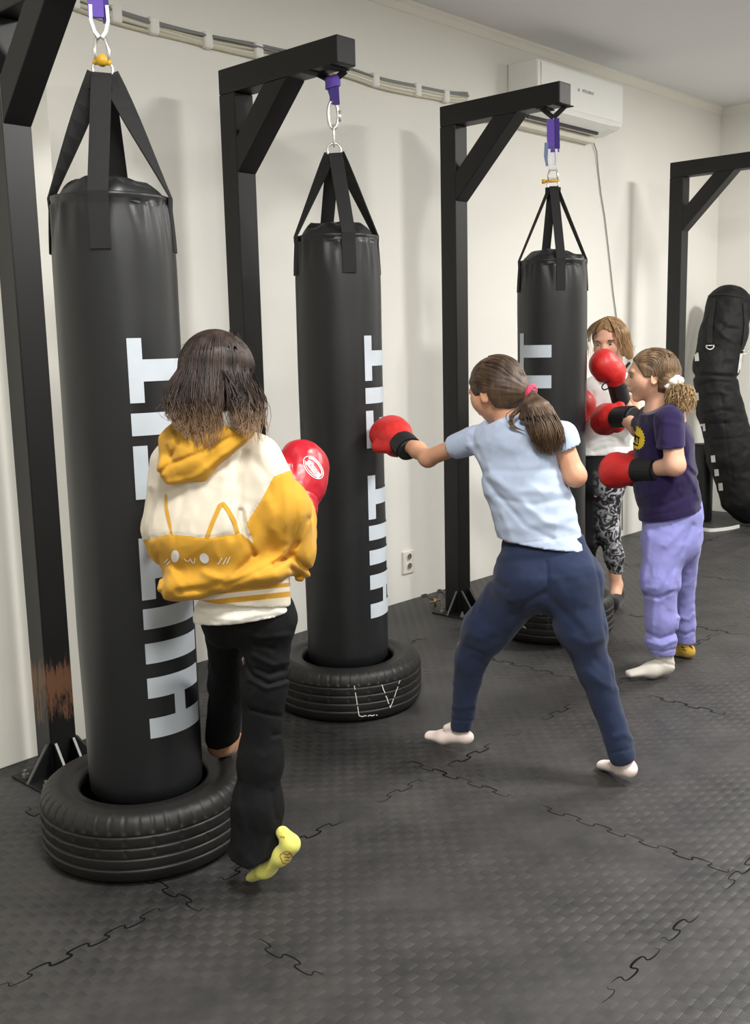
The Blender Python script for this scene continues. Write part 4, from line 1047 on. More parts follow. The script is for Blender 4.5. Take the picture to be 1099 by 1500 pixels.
# hair
M_h1 = hair_mat('dark_brown_hair', (36, 27, 24), (66, 52, 46), ctip=(182, 146, 110))
def tip1(p, t):
    X, Y = PX(p[None, :]); return float(np.clip((Y[0]-585)/60, 0, 1)**1.3*.85)
hC2 = hC+hu*.02
hb_ = [E(hC+hu*.10*Hh-hf*.06*Hh, .362*Hh, .458*Hh, .412*Hh, X=hl, Z=hu, k=.02), E(hC-hu*.14*Hh-hf*.10*Hh, .34*Hh, .34*Hh, .40*Hh, X=hl, Z=hu, k=.05),
       S(A(288, 575, 2.57), A(286, 612, 2.54), .030, .018, k=.04), S(A(354, 580, 2.56), A(370, 620, 2.54), .030, .012, k=.04)]
def hairgroove(C, f, u, l, amp=.003, fr=26):
    def fn(p, d):
        q = p-C; a = np.arctan2(q@l, -(q@f)); z = q@u
        return d-amp*noise3(np.stack([a*fr/2.2, z*5, a*0+2.2], 1))-amp*.6*noise3(np.stack([a*fr, z*8, a*0+7.2], 1))
    return fn
sdf_mesh('hair', hb_, .0042, M_h1, g1, post=chain(hairgroove(hC, hf, hu, hl, .0035)), attrs={'tip': lambda V: np.clip((PX(V)[1]-590)/70, 0, .6)})
paths = []
ends = [(251, 612), (262, 628), (274, 640), (283, 632), (290, 652), (298, 648), (306, 655), (313, 648), (300, 628), (345, 618), (352, 632), (362, 640), (370, 634), (380, 645), (392, 641), (401, 640), (386, 622)]
for i in range(1500):
    ph = random.uniform(-PI*.80, PI*.80)     # 0 = back of the head, + to the right
    dirh = -hf*math.cos(ph)-hl*math.sin(ph); k0 = 1.01+.06*random.random()
    pts = []
    for th in np.linspace(random.uniform(.0, .12), 1.62, 7):
        k = k0; q = hu*math.cos(th)*.435*Hh+hl*(dirh@hl)*math.sin(th)*.375*Hh+hf*(dirh@hf)*math.sin(th)*.475*Hh
        pts.append(hC+hu*.10*Hh-hf*.06*Hh+q*k)
    X, Y = PX(pts[-1][None, :]); X = X[0]
    if X > 367 and X < 377 and random.random() < .8: continue
    back = dirh@FH < .25
    best = min(ends, key=lambda e: abs(e[0]-(X+(X-322)*.12)-random.uniform(-14, 14)))
    dd = random.uniform(2.452, 2.475) if back else random.uniform(2.6, 2.66)
    ln = random.uniform(.72, 1.0); E1 = A(best[0]+random.gauss(0, 2.2), best[1]+random.gauss(0, 3), dd)
    mid = pts[-1]*.5+E1*.5+unit(dirh)*.012+RH*random.gauss(0, .006)
    e2 = pts[-1]*(1-ln)+E1*ln
    if ln > .8: pts += [mid, mid*.45+E1*.55+RH*random.gauss(0, .010), E1+RH*random.gauss(0, .004)]
    else: pts += [pts[-1]*.6+e2*.4+unit(dirh)*.008, e2]
    paths.append(bez(pts, 20))
for i in range(40):   # flyaway hairs
    ph = random.uniform(-2, 2); dirh = -hf*math.cos(ph)-hl*math.sin(ph); a = random.uniform(.1, 1.5)
    p = hC+hu*(.10+.43*math.cos(a))*Hh+dirh*math.sin(a)*.42*Hh
    paths.append(bez([p, p+dirh*.02+ZU*random.uniform(-.01, .02), p+dirh*.03-ZU*random.uniform(.0, .05)], 8))
strands('hair_locks', M_h1, paths[:-40], g1, .0023, tip1); strands('stray_hairs', M_h1, paths[-40:], g1, .0006, lambda p, t: 0)

# ---------------------------------------------------------------- child in the light blue shirt, punching
g2 = thing('person', 'child with a ponytail in a light blue shirt and navy trousers, punching the middle bag', 'person', A(795, 1130, 3.35)*np.array([1, 1, 0]))
f2 = unit(-RH*.66+FH*.70-ZU*.30); hC = A(727, 572, 3.42); Hh = .213
hp, hf, hu, hl = head_prims(hC, f2, unit(ZU+RH*-.12), Hh)
W2 = unit(RH*.95-FH*.30)
ls, le, lw = A(692, 645, 3.45), A(627, 671, 3.62), A(590, 649, 3.79)
rs, re_, rw = A(820, 642, 3.30), A(843, 697, 3.27), A(790, 668, 3.44)
pd1 = unit(A(556, 613, 3.96)-lw); pd2 = unit(A(760, 640, 3.58)-rw)
kneeL, ankL = A(690, 950, 3.44), A(677, 1062, 3.50); kneeR, ankR = A(860, 955, 3.24), A(912, 1112, 3.20)
body = hp+[S(hC-hu*.20*Hh-hf*.14*Hh, A(752, 632, 3.37), .040, .046, k=.03),
        S(A(758, 650, 3.37), A(775, 740, 3.33), .125, .095, .07, .065, W=W2, k=.05), S(A(775, 740, 3.33), A(797, 820, 3.3), .095, .125, .065, .085, W=W2, k=.05),
        S(ls, le, .030, .030, k=.03), S(le, A(612, 659, 3.7), .031, .029, k=.02), S(A(612, 659, 3.7), lw, .029, .023, k=.02), S(rs, re_, .037, .033, k=.03), S(re_, A(818, 690, 3.38), .034, .030, k=.02), S(A(818, 690, 3.38), rw, .030, .023, k=.02),
        S(A(765, 840, 3.33), kneeL, .07, .045, k=.04), S(kneeL, ankL, .042, .024, k=.02), S(A(832, 840, 3.28), kneeR, .07, .045, k=.04), S(kneeR, ankR, .042, .024, k=.02),
        S(ankL, A(672, 1074, 3.51), .022, .016, k=.02), S(ankR, A(914, 1120, 3.21), .020, .014, k=.02)]
body += hand_prims(lw, pd1, -FH*.3+ZU, -ZU)+hand_prims(rw, pd2, ZU, -RH)
b2 = sdf_mesh('body', body, .0062, M_skin2, g2)
eyes(hC, hf, hu, hl, Hh, g2)
M_lb = fabric('light_blue_jersey', (180, 194, 218), .9, 420, .3)
tee = [S(A(748, 640, 3.37), A(752, 640, 3.37), .10, .10, .07, .07, W=W2, k=.04), S(A(757, 652, 3.365), A(768, 705, 3.34), .138, .126, .086, .088, W=W2, k=.05), S(A(768, 705, 3.34), A(783, 750, 3.325), .126, .124, .088, .09, W=W2, k=.05), S(A(783, 750, 3.325), A(800, 830, 3.30), .124, .148, .09, .120, W=W2, k=.05),
       S(A(725, 634, 3.42), A(698, 645, 3.45), .052, .046, k=.04), S(A(800, 635, 3.32), A(818, 638, 3.3), .05, .046, k=.04)]
slv = [([S(A(700, 643, 3.45), A(652, 660, 3.55), .050, .040)], (A(665, 656, 3.52), unit(A(645, 662, 3.58)-A(690, 645, 3.45)))), ([S(A(812, 638, 3.31), A(822, 642, 3.30), .050, .052), S(A(822, 642, 3.30), A(840, 684, 3.27), .052, .045)], (A(835, 655, 3.28), unit(-ZU+RH*.35)))]
fold = [([(690, 672), (725, 720), (770, 770), (810, 790)], -.006, 4), ([(700, 670), (740, 715), (800, 765), (850, 775)], .005, 6), ([(715, 700), (760, 720), (830, 720)], .004, 6), ([(725, 728), (780, 740), (835, 730)], -.004, 5), ([(722, 690), (770, 690), (820, 685)], -.004, 5),
        ([(740, 775), (790, 770), (850, 755)], .004, 7), ([(688, 640), (700, 660), (712, 690)], -.006, 5), ([(672, 655), (700, 650)], .003, 5), ([(735, 752), (750, 790)], .004, 5), ([(820, 700), (842, 745), (855, 780)], -.003, 4), ([(735, 798), (800, 792), (865, 781)], -.002, 1.2), ([(826, 628), (818, 650), (822, 690)], -.005, 3.5), ([(735, 655), (790, 665), (815, 650)], .003, 8)]
hemn = unit(-ZU-RH*.13)
sdf_mesh('shirt', tee, .0045, M_lb, g2, post=chain(creases(fold), cloth(.0028, 12), lambda p, d: np.maximum(d, np.where(PX(p)[0] > 712, (p-A(800, 797, 3.3))@hemn, -1)), lcut((A(747, 612, 3.39), unit(ZU-RH*.35+FH*.3), .08))))
for pr_, c_ in slv: sdf_mesh('sleeve', pr_, .0045, M_lb, g2, post=chain(creases([([(688, 640), (700, 660)], -.004, 4), ([(826, 632), (824, 650)], -.003, 3)]), cloth(.002, 12), cut(c_)))
M_navy = fabric('navy_fleece', (36, 46, 72), .95, 260, .5, sheen=.12)
pt = [S(A(796, 800, 3.31), A(800, 840, 3.30), .138, .168, .092, .125, W=W2, k=.05), E(A(770, 850, 3.27), .07, .07, .07, k=.06), E(A(834, 848, 3.25), .07, .07, .07, k=.06),
      S(A(764, 858, 3.33), A(714, 920, 3.40), .100, .078, k=.04), S(A(714, 920, 3.40), A(690, 965, 3.44), .078, .056, k=.04), S(A(690, 965, 3.44), A(677, 1062, 3.50), .053, .040, k=.03),
      S(A(838, 858, 3.27), A(852, 920, 3.24), .102, .078, k=.04), S(A(852, 920, 3.24), A(872, 980, 3.23), .074, .056, k=.04), S(A(872, 980, 3.23), A(911, 1104, 3.20), .053, .046, k=.03)]
fold = [([(801, 825), (803, 862)], -.005, 3), ([(720, 818), (760, 812), (800, 812)], .004, 6), ([(716, 835), (722, 850), (740, 862)], -.007, 5), ([(745, 905), (775, 880), (800, 868)], -.006, 5), ([(800, 868), (830, 900), (850, 920)], -.005, 6), ([(684, 930), (705, 935), (725, 925)], .003, 6), ([(686, 950), (708, 958)], -.003, 4),
        ([(840, 935), (862, 945), (885, 935)], .005, 6), ([(860, 985), (880, 1000), (905, 1010)], .005, 6), ([(872, 965), (890, 985)], -.003, 5), ([(900, 1080), (915, 1075), (928, 1082)], .005, 5), ([(716, 850), (700, 900), (676, 945), (664, 1000)], .003, 4), ([(664, 1035), (676, 1038), (694, 1034)], .004, 4), ([(865, 800), (878, 850), (886, 920), (900, 1010)], -.003, 1.6),
        ([(660, 1053), (676, 1056), (693, 1056)], -.004, 1.6), ([(895, 1103), (912, 1100), (930, 1096)], -.004, 1.6), ([(790, 850), (770, 890), (745, 905)], .004, 8), ([(815, 850), (830, 890), (850, 915)], .003, 8)]
sdf_mesh('trousers', pt, .005, M_navy, g2, post=chain(creases(fold), cloth(.003, 9), cut((A(796, 788, 3.3), unit(ZU-RH*.10))), lambda p, d: np.where((PX(p)[0] < 770) & (PX(p)[1] > 1000), np.maximum(d, (p-A(677, 1068, 3.5))@unit(-ZU+RH*.1)), np.where(PX(p)[1] > 1040, np.maximum(d, (p-A(912, 1115, 3.2))@unit(A(913, 1115, 3.2)-A(895, 1060, 3.2))), d))))
M_ws = fabric('pale_pink_sock', (240, 222, 214), .9, 420, .3)
sdf_mesh('sock', [S(A(676, 1078, 3.50), A(650, 1079, 3.54), .026, .024, .026, .030, W=ZU, k=.02), S(A(650, 1079, 3.54), A(629, 1077, 3.57), .020, .015, .032, .026, W=ZU, k=.02), S(A(684, 1080, 3.49), A(686, 1080, 3.49), .021, k=.02), S(A(654, 1066, 3.52), A(672, 1062, 3.51), .012, .022, k=.015)], .0038, M_ws, g2, label='pale ankle sock on the raised foot')
sdf_mesh('sock', [S(A(922, 1127, 3.19), A(910, 1124, 3.22), .026, .024, k=.02), S(A(910, 1124, 3.22), A(884, 1120, 3.31), .022, .016, .026, .026, W=ZU, k=.02), S(A(914, 1112, 3.2), A(920, 1124, 3.2), .026, k=.015)], .0038, M_ws, g2, label='pale ankle sock on the heel')
glove(g2, lw, pd1, unit(ZU*.75-FH*.5-RH*.1), -ZU, 1.08, M_red, M_blackcuff, cufflen=.055, bend=.35, h=.0042, label='red boxing glove with a black cuff hitting the bag', cuff_r=.042)
glove(g2, rw, pd2, unit(ZU), -RH, .9, M_red, M_blackcuff, cufflen=.03, h=.007, label='red boxing glove held in front of the chest')
M_h2 = hair_mat('brown_hair', (60, 45, 36), (96, 76, 58), ctip=(104, 82, 62))
pb = A(776, 575, 3.33)
cap = [E(hC+hu*.10*Hh-hf*.06*Hh, .372*Hh, .475*Hh, .430*Hh, X=hl, Z=hu, k=.02), E(hC-hu*.08*Hh-hf*.20*Hh, .33*Hh, .30*Hh, .27*Hh, X=hl, Z=hu, k=.03), S(A(755, 574, 3.36), pb, .05, .022, k=.03)]
def poleg(C, B, amp, fr):
    ax = unit(B-C); a1 = unit(np.cross(ax, ZU)); a2 = np.cross(ax, a1)
    def fn(p, d):
        q = p-C; a = np.arctan2(q@a1, q@a2); s = q@ax
        return d-amp*noise3(np.stack([a*fr, s*9, s*0+3.3], 1))-amp*.5*noise3(np.stack([a*fr*2.3, s*12, s*0+8.3], 1))
    return fn
def bare(q, f, u, H, fx=.10):
    """positive in front of the hairline, which slants from the forehead back to the ear and drops behind it"""
    x = (q@f)/H; z = (q@u)/H
    return np.minimum(np.maximum(x-(fx+.55*(z+.08)), np.where(z < .0, np.minimum(x+.10, -z), -1)), 1.)*H
def facecut(C, f, u, l, H, fx=.10):
    return lambda p, d: np.maximum(d, bare(p-C, f, u, H, fx))
sdf_mesh('hair', cap, .0042, M_h2, g2, post=chain(poleg(hC, pb, .0028, 7), facecut(hC, hf, hu, hl, Hh, .14)), attrs={'tip': lambda V: V[:, 0]*0})
paths = []
cc = hC+hu*.10*Hh-hf*.06*Hh
for i in range(420):
    # from the hairline over the skull to the tie
    a = random.uniform(0, 2*PI); ax = unit(pb-cc); e1 = unit(np.cross(ax, ZU)); e2 = np.cross(ax, e1); pts = []
    for th in np.linspace(random.uniform(.95, 2.1), .12, 8):
        q = ax*math.cos(th)+(e1*math.cos(a)+e2*math.sin(a))*math.sin(th); rr = 1/math.sqrt(((q@hl)/(.378*Hh))**2+((q@hf)/(.48*Hh))**2+((q@hu)/(.436*Hh))**2)
        pts.append(cc+q*rr*1.005)
    if any(bare(q-hC, hf, hu, Hh, .15) > 0 for q in pts): continue
    pts.append(pb); paths.append(bez(pts, 14))
strands('hair_strands', M_h2, paths, g2, .0013)
pony = [S(pb, A(788, 598, 3.27), .015, .036, .015, .024, k=.02), S(A(788, 598, 3.27), A(800, 632, 3.235), .036, .038, .024, .024, k=.03), S(A(800, 632, 3.235), A(806, 650, 3.235), .034, .020, .022, .016, k=.03), S(A(775, 598, 3.28), A(765, 612, 3.27), .02, .012, k=.02)]
po = sdf_mesh('ponytail', pony, .004, M_h2, g2, post=lambda p, d: d-.004*noise3(np.stack([(p@RH)*70, p[:, 2]*12, (p@FH)*40], 1)), attrs={'tip': lambda V: np.clip((PX(V)[1]-600)/90, 0, 1)})
paths = []
for i in range(650):
    a = random.uniform(0, 2*PI); r = random.random()**.3; o = lambda w, t: RH*w*r*math.cos(a)+FH*t*r*math.sin(a)
    ex = 806+16*r*math.cos(a)+random.gauss(0, 3); ey = 660+random.uniform(-14, 10)-abs(math.cos(a)*r)*6
    paths.append(bez([pb+o(.012, .012), A(788, 596, 3.27)+o(.045, .034), A(799+random.gauss(0, 2.5), 628, 3.235)+o(.050, .036), A(803+random.gauss(0, 3), 646, 3.235)+o(.046, .032), A(ex, ey, 3.235+.02*r*math.sin(a))], 15))
for i in range(16): paths.append(bez([pb, A(768+random.gauss(0, 2), 592, 3.3), A(750+random.gauss(0, 3), 610+random.gauss(0, 3), 3.27), A(752+random.gauss(0, 3), 624, 3.26), A(770, 632, 3.25)], 14))
strands('ponytail_strands', M_h2, paths, g2, .0018, lambda p, t: t)
M_pink = fabric('pink_elastic', (206, 62, 98), .8)
MB().tube(torus_pts(pb+unit(pb-cc)*.006, unit(np.cross(unit(pb-cc), ZU)), unit(np.cross(unit(pb-cc), unit(np.cross(unit(pb-cc), ZU)))), .021, .021, 20), .0085, 8, closed=True).build('hair_tie', M_pink, g2, smooth=True, label='pink hair tie')

# ---------------------------------------------------------------- child in the purple shirt
g3 = thing('person', 'child in a purple shirt and lavender trousers punching the farthest hanging bag with red gloves', 'person', A(975, 975, 4.35)*np.array([1, 1, 0]))
hC = A(954, 551, 4.32); Hh = .215
hp, hf, hu, hl = head_prims(hC, unit(-RH*.96+FH*.16-ZU*.02), ZU, Hh)
W3 = RH
ns, ne, nw = A(983, 622, 4.17), A(989, 682, 4.13), A(950, 688, 4.26)
fs, fe, fw = A(955, 618, 4.46), A(936, 628, 4.66), A(912, 611, 4.86)
nd = unit(A(895, 687, 4.42)-nw); fd = unit(A(872, 612, 5.08)-fw)
body = hp+[S(hC-hu*.2*Hh-hf*.12*Hh, A(970, 602, 4.34), .043, .05, k=.03), S(A(973, 612, 4.33), A(976, 700, 4.32), .085, .09, .12, .10, k=.05), S(A(976, 700, 4.32), A(985, 748, 4.32), .085, .08, .085, .075, k=.05),
        S(ns, ne, .042, .040, k=.03), S(ne, nw, .040, .028, k=.02), S(fs, fe, .042, .038, k=.03), S(fe, fw, .038, .027, k=.02),
        S(A(973, 775, 4.28), A(968, 865, 4.25), .055, .045, k=.04), S(A(968, 865, 4.25), A(973, 962, 4.25), .045, .026, k=.02), S(A(996, 775, 4.38), A(998, 860, 4.48), .055, .045, k=.04), S(A(998, 860, 4.48), A(1003, 940, 4.52), .048, .028, k=.02),
        S(A(973, 965, 4.25), A(955, 982, 4.24), .022, .012, k=.01), S(A(1003, 943, 4.52), A(1004, 950, 4.52), .024, k=.01)]
body += hand_prims(nw, nd, ZU, -RH)+hand_prims(fw, fd, ZU, -RH)
sdf_mesh('body', body, .0065, M_skin, g3)
eyes(hC, hf, hu, hl, Hh, g3, mat('light_brown_eyebrow', (120, 88, 64), .8), mat('dull_eye_white', (150, 128, 112), .4))  # eye whites toned down so the eye looks nearly closed
M_pur = fabric('purple_jersey', (38, 27, 68), .9, 420, .3)
tee = [S(A(968, 612, 4.33), A(972, 650, 4.33), .085, .112, .13, .125, k=.05), S(A(972, 650, 4.33), A(974, 700, 4.32), .112, .122, .125, .125, k=.05), S(A(974, 700, 4.32), A(987, 775, 4.32), .122, .140, .13, .135, k=.05),
       S(A(975, 608, 4.24), A(982, 618, 4.20), .06, .054, k=.04), S(A(955, 612, 4.43), A(942, 622, 4.54), .06, .052, k=.03)]
fold = [([(1005, 690), (1020, 715), (1024, 730)], .006, 4), ([(935, 730), (970, 718), (1000, 705)], .005, 5), ([(935, 745), (975, 740), (1015, 722)], -.005, 4), ([(1000, 660), (1006, 685), (1022, 700)], -.008, 4), ([(1002, 675), (1018, 690)], .006, 4), ([(965, 620), (962, 650)], -.007, 3), ([(975, 610), (998, 612)], .004, 4), ([(940, 757), (990, 750), (1036, 736)], -.002, 1.3), ([(938, 690), (960, 705), (985, 700)], -.004, 4)]
def shirt3(p, d):
    X, Y = PX(p)
    return np.maximum(d, np.where(X < 985, (p-A(953, 601, 4.3))@unit(ZU-RH*.62), -1))
b3 = sdf_mesh('shirt', tee, .005, M_pur, g3, post=chain(creases(fold), cloth(.0028, 11), cut((A(985, 753, 4.3), unit(-ZU+RH*.22))), shirt3))
sdf_mesh('sleeve', [S(A(980, 616, 4.19), A(984, 670, 4.14), .062, .058, k=.03)], .005, M_pur, g3, post=chain(creases([([(966, 625), (964, 650)], -.005, 3), ([(975, 618), (996, 622)], .003, 4), ([(964, 650), (985, 655), (1002, 656)], -.0015, 1.)]), cloth(.0025, 11), cut((A(984, 656, 4.14), unit(-ZU+RH*.10)))))
D = Decal(bvh_of(b3), .0018); M_spl = mat('yellow_print', (226, 196, 50), .8)
D.blob(933, 641, 11.5, 17, -.25, 44, fn=lambda a: 1+.09*(1 if int(a*44/(2*PI)+.5) % 2 else -.6)); D.build('yellow_print', M_spl, b3, label='yellow splash print with black lettering')
D = Decal(bvh_of(b3), .0030); D.stroke([(922, 634), (928, 636), (938, 642)], 2.2); D.stroke([(926, 634), (927, 646)], 2.2); D.stroke([(923, 646), (930, 650), (936, 653)], 2.0); D.stroke([(932, 640), (933, 648)], 1.6); D.stroke([(936, 642), (936, 650)], 1.4)
D.build('print_lettering', M_seam, b3)
M_lav = fabric('lavender_fleece', (140, 140, 202), .95, 260, .4, sheen=.12)
pt = [S(A(986, 750, 4.32), A(984, 790, 4.32), .128, .122, .12, .12, k=.05), S(A(972, 795, 4.28), A(967, 850, 4.25), .088, .078, .09, .08, k=.04), S(A(967, 850, 4.25), A(970, 905, 4.25), .076, .066, .07, .065, k=.04), S(A(970, 905, 4.25), A(968, 938, 4.25), .062, .064, k=.04), S(A(968, 938, 4.25), A(972, 958, 4.25), .058, .050, k=.02),
      S(A(1002, 780, 4.37), A(998, 850, 4.46), .080, .062, k=.04), S(A(998, 850, 4.46), A(1001, 915, 4.51), .056, .054, k=.03), S(A(1001, 915, 4.51), A(1004, 940, 4.52), .052, .044, k=.02)]
fold = [([(1015, 770), (990, 830), (965, 875)], -.007, 4), ([(950, 780), (948, 820), (942, 850)], .005, 5), ([(1000, 800), (985, 850), (982, 890)], .006, 5), ([(945, 872), (965, 876), (988, 866)], -.005, 3), ([(945, 862), (960, 862)], .006, 5), ([(950, 928), (968, 936), (988, 928)], -.007, 3), ([(948, 940), (970, 946), (990, 938)], .007, 3.5), ([(958, 870), (956, 930)], .004, 4), ([(992, 855), (993, 900)], -.005, 2.5),
        ([(996, 905), (1010, 908), (1016, 900)], .005, 3), ([(990, 925), (1005, 930), (1015, 925)], -.006, 2.5), ([(975, 800), (1000, 775)], .005, 5), ([(954, 952), (970, 955), (990, 950)], -.004, 1.5)]
sdf_mesh('trousers', pt, .005, M_lav, g3, post=chain(creases(fold), cloth(.003, 11), lambda p, d: np.where((p@FH) < 4.39, np.maximum(d, (p-A(972, 957, 4.25))@(-ZU)), np.maximum(d, (p-A(1003, 941, 4.52))@(-ZU)))))
M_gs = fabric('grey_sock', (196, 190, 180), .9, 300, .5); M_ys = fabric('mustard_sock', (196, 158, 62), .9, 300, .5)
sdf_mesh('sock', [S(A(973, 955, 4.25), A(974, 972, 4.25), .040, .038, k=.02), S(A(977, 976, 4.25), A(955, 981, 4.24), .032, .032, .032, .036, W=ZU, k=.02), S(A(955, 981, 4.24), A(922, 987, 4.22), .026, .014, .034, .028, W=ZU, k=.03)], .004, M_gs, g3, label='grey sock on the near foot', post=chain(creases([([(958, 962), (975, 972), (988, 975)], -.004, 2)]), lambda p, d: np.maximum(d, -p[:, 2]+.001)))
sk = sdf_mesh('sock', [S(A(1003, 938, 4.52), A(1005, 950, 4.52), .034, .034, k=.02), S(A(1010, 955, 4.52), A(990, 952, 4.56), .026, .024, k=.02), S(A(990, 953, 4.56), A(975, 953, 4.6), .022, .016, k=.02)], .004, M_ys, g3, label='mustard sock with a small dark print on the far foot', post=lambda p, d: np.maximum(d, -p[:, 2]+.001))
D = Decal(bvh_of(sk)); D.stroke([(998, 947), (1003, 949)], 1.6); D.stroke([(1010, 946), (1015, 950)], 1.4); D.stroke([(1000, 951), (1006, 953)], 1.); D.build('sock_print', M_seam, sk)
glove(g3, nw-nd*-.055, nd, unit(ZU*.35-FH*.8), ZU, 1.12, M_red, M_blackcuff, cufflen=.10, bend=.12, h=.0048, label='red boxing glove with a long black cuff, held low', cuff_r=.042)
glove(g3, fw+fd*.04, fd, unit(ZU*.35-FH*.6-RH*.3), ZU, 1.12, M_red, M_blackcuff, cufflen=.12, bend=.2, h=.0048, label='red boxing glove with a long black cuff touching the bag', cuff_r=.042)
M_h3 = hair_mat('light_brown_hair', (92, 72, 54), (134, 108, 80), ctip=(176, 146, 108))
pb = A(986, 563, 4.27); cc = hC+hu*.10*Hh-hf*.06*Hh
cap = [E(cc, .378*Hh, .485*Hh, .440*Hh, X=hl, Z=hu, k=.02), E(hC-hu*.10*Hh-hf*.24*Hh, .33*Hh, .27*Hh, .26*Hh, X=hl, Z=hu, k=.03), S(hC-hf*.3*Hh, pb, .05, .022, k=.03)]
sdf_mesh('hair', cap, .0045, M_h3, g3, post=chain(poleg(hC, pb, .0035, 6), facecut(hC, hf, hu, hl, Hh, .12)), attrs={'tip': lambda V: V[:, 0]*0})
paths = []
for i in range(380):
    a = random.uniform(0, 2*PI); ax = unit(pb-cc); e1 = unit(np.cross(ax, ZU)); e2 = np.cross(ax, e1); pts = []
    for th in np.linspace(random.uniform(.95, 2.2), .12, 8):
        q = ax*math.cos(th)+(e1*math.cos(a+.3*math.sin(th*3))+e2*math.sin(a+.3*math.sin(th*3)))*math.sin(th); rr = 1/math.sqrt(((q@hl)/(.384*Hh))**2+((q@hf)/(.49*Hh))**2+((q@hu)/(.446*Hh))**2)
        pts.append(cc+q*rr*(1.0+.015*random.random()))
    if any(bare(q-hC, hf, hu, Hh, .13) > 0 for q in pts): continue
    pts.append(pb); paths.append(bez(pts, 14))
strands('hair_strands', M_h3, paths, g3, .0015)
paths = []
for i in range(520):
    a = random.uniform(0, 2*PI); b = random.uniform(-1, 1); d0 = unit(RH*math.cos(a)+FH*math.sin(a)*.8+ZU*b*.6); c = A(996, 578, 4.24)
    e = c+RH*.058*math.cos(a)*random.uniform(.6, 1.05)+FH*.05*math.sin(a)+ZU*(-.035+random.uniform(-.05, .03))
    m_ = c+d0*np.array([.055, .055, .05])*random.uniform(.7, 1.05)+ZU*.01
    paths.append(bez([pb+RH*.008, m_, m_*.4+e*.6+RH*random.gauss(0, .008), e+RH*random.gauss(0, .006)], 12))
sdf_mesh('ponytail', [E(A(997, 581, 4.24), .046, .042, .044), E(A(1003, 590, 4.24), .032, .034, .036), S(pb, A(994, 574, 4.25), .02, .035)], .005, M_h3, g3, post=cloth(.005, 18), attrs={'tip': lambda V: V[:, 0]*0+.5})
strands('curly_ponytail', M_h3, paths, g3, .0022, lambda p, t: min(1, .3+t))
mb = MB(); ax = unit(A(996, 578, 4.24)-pb); e1 = unit(np.cross(ax, ZU)); e2 = np.cross(ax, e1)
mb.tube([pb+(e1*math.cos(a)+e2*math.sin(a))*(.030+.007*math.sin(7*a))+ax*.006*math.sin(5*a) for a in np.linspace(0, 2*PI, 36)[:-1]], [.0145+.004*math.sin(k*1.9) for k in range(35)], 8, closed=True)
mb.build('scrunchie', M_tee, g3, smooth=True, label='white scrunchie')

# ---------------------------------------------------------------- trainer behind the farthest bag
g4 = thing('person', 'taller person in a white shirt and patterned leggings, red glove guarding the face', 'person', A(895, 880, 5.46)*np.array([1, 1, 0]))
D4 = 5.46; hC = A(893, 500, 5.44); Hh = .228
hp, hf, hu, hl = head_prims(hC, unit(-FH*.86-RH*.50-ZU*.20), unit(ZU-RH*.05), Hh)
ns, ne, nw = A(928, 575, 5.42), A(932, 618, 5.30), A(908, 582, 5.16)
os_, oe, ow = A(862, 575, 5.46), A(836, 640, 5.46), A(832, 622, 5.38)
nd = unit(A(897, 535, 5.10)-nw); od = unit(A(840, 600, 5.34)-ow)
W4 = unit(RH*.9+FH*.3)
body = hp+[S(hC-hu*.2*Hh-hf*.12*Hh, A(899, 556, 5.48), .05, .058, k=.03), S(A(896, 578, 5.48), A(890, 650, 5.46), .15, .12, .09, .085, W=W4, k=.05), S(A(890, 650, 5.46), A(880, 710, 5.46), .12, .14, .085, .1, W=W4, k=.05),
        S(ns, ne, .045, .038, k=.03), S(ne, nw, .038, .03, k=.02), S(os_, oe, .045, .038, k=.03), S(oe, ow, .038, .03, k=.02),
        S(A(888, 715, 5.46), A(891, 775, 5.44), .06, .045, k=.04), S(A(891, 775, 5.44), A(903, 855, 5.46), .042, .032, k=.03), S(A(865, 715, 5.48), A(862, 790, 5.5), .06, .045, k=.04), S(A(862, 790, 5.5), A(860, 862, 5.6), .042, .03, k=.03),
        S(A(904, 858, 5.46), A(902, 872, 5.42), .032, k=.02), S(A(860, 862, 5.6), A(858, 872, 5.55), .032, k=.02)]
body += hand_prims(nw, nd, RH, -FH)+hand_prims(ow, od, -RH, -FH)
sdf_mesh('body', body, .0065, M_skin, g4)
M_brow = mat('brown_eyebrow', (96, 74, 56), .8)
eyes(hC, hf, hu, hl, Hh, g4, M_brow)
M_lip = mat('lips', (190, 110, 100), .5)
tee = [S(A(898, 562, 5.48), A(896, 585, 5.48), .10, .165, .08, .105, W=W4, k=.05), S(A(896, 585, 5.48), A(888, 675, 5.46), .165, .168, .105, .11, W=W4, k=.05), S(A(922, 570, 5.45), A(934, 603, 5.38), .066, .060, k=.04), S(A(868, 572, 5.48), A(856, 605, 5.46), .066, .060, k=.04)]
fold = [([(868, 610), (885, 600), (900, 580)], -.007, 3), ([(866, 590), (880, 605), (895, 612)], .006, 3), ([(866, 650), (890, 640), (915, 645)], .006, 4), ([(870, 662), (895, 655), (920, 655)], -.006, 3), ([(868, 575), (872, 600)], -.006, 3), ([(875, 620), (900, 632)], -.006, 3)]
M_wt = fabric('white_shirt', (236, 236, 234), .9, 420, .3)
sdf_mesh('shirt', tee, .006, M_wt, g4, post=chain(creases(fold), cloth(.004, 10), cut((A(890, 664, 5.46), unit(-ZU+RH*.02)), (A(900, 549, 5.4), unit(ZU-FH*.35)))))
MB().tube([A(x, y, d) for x, y, d in ((880, 545, 5.40), (888, 554, 5.36), (900, 556, 5.37), (912, 544, 5.40), (922, 532, 5.46))], .008, 8).build('neck_trim', M_blk, g4, smooth=True, label='black neck trim')
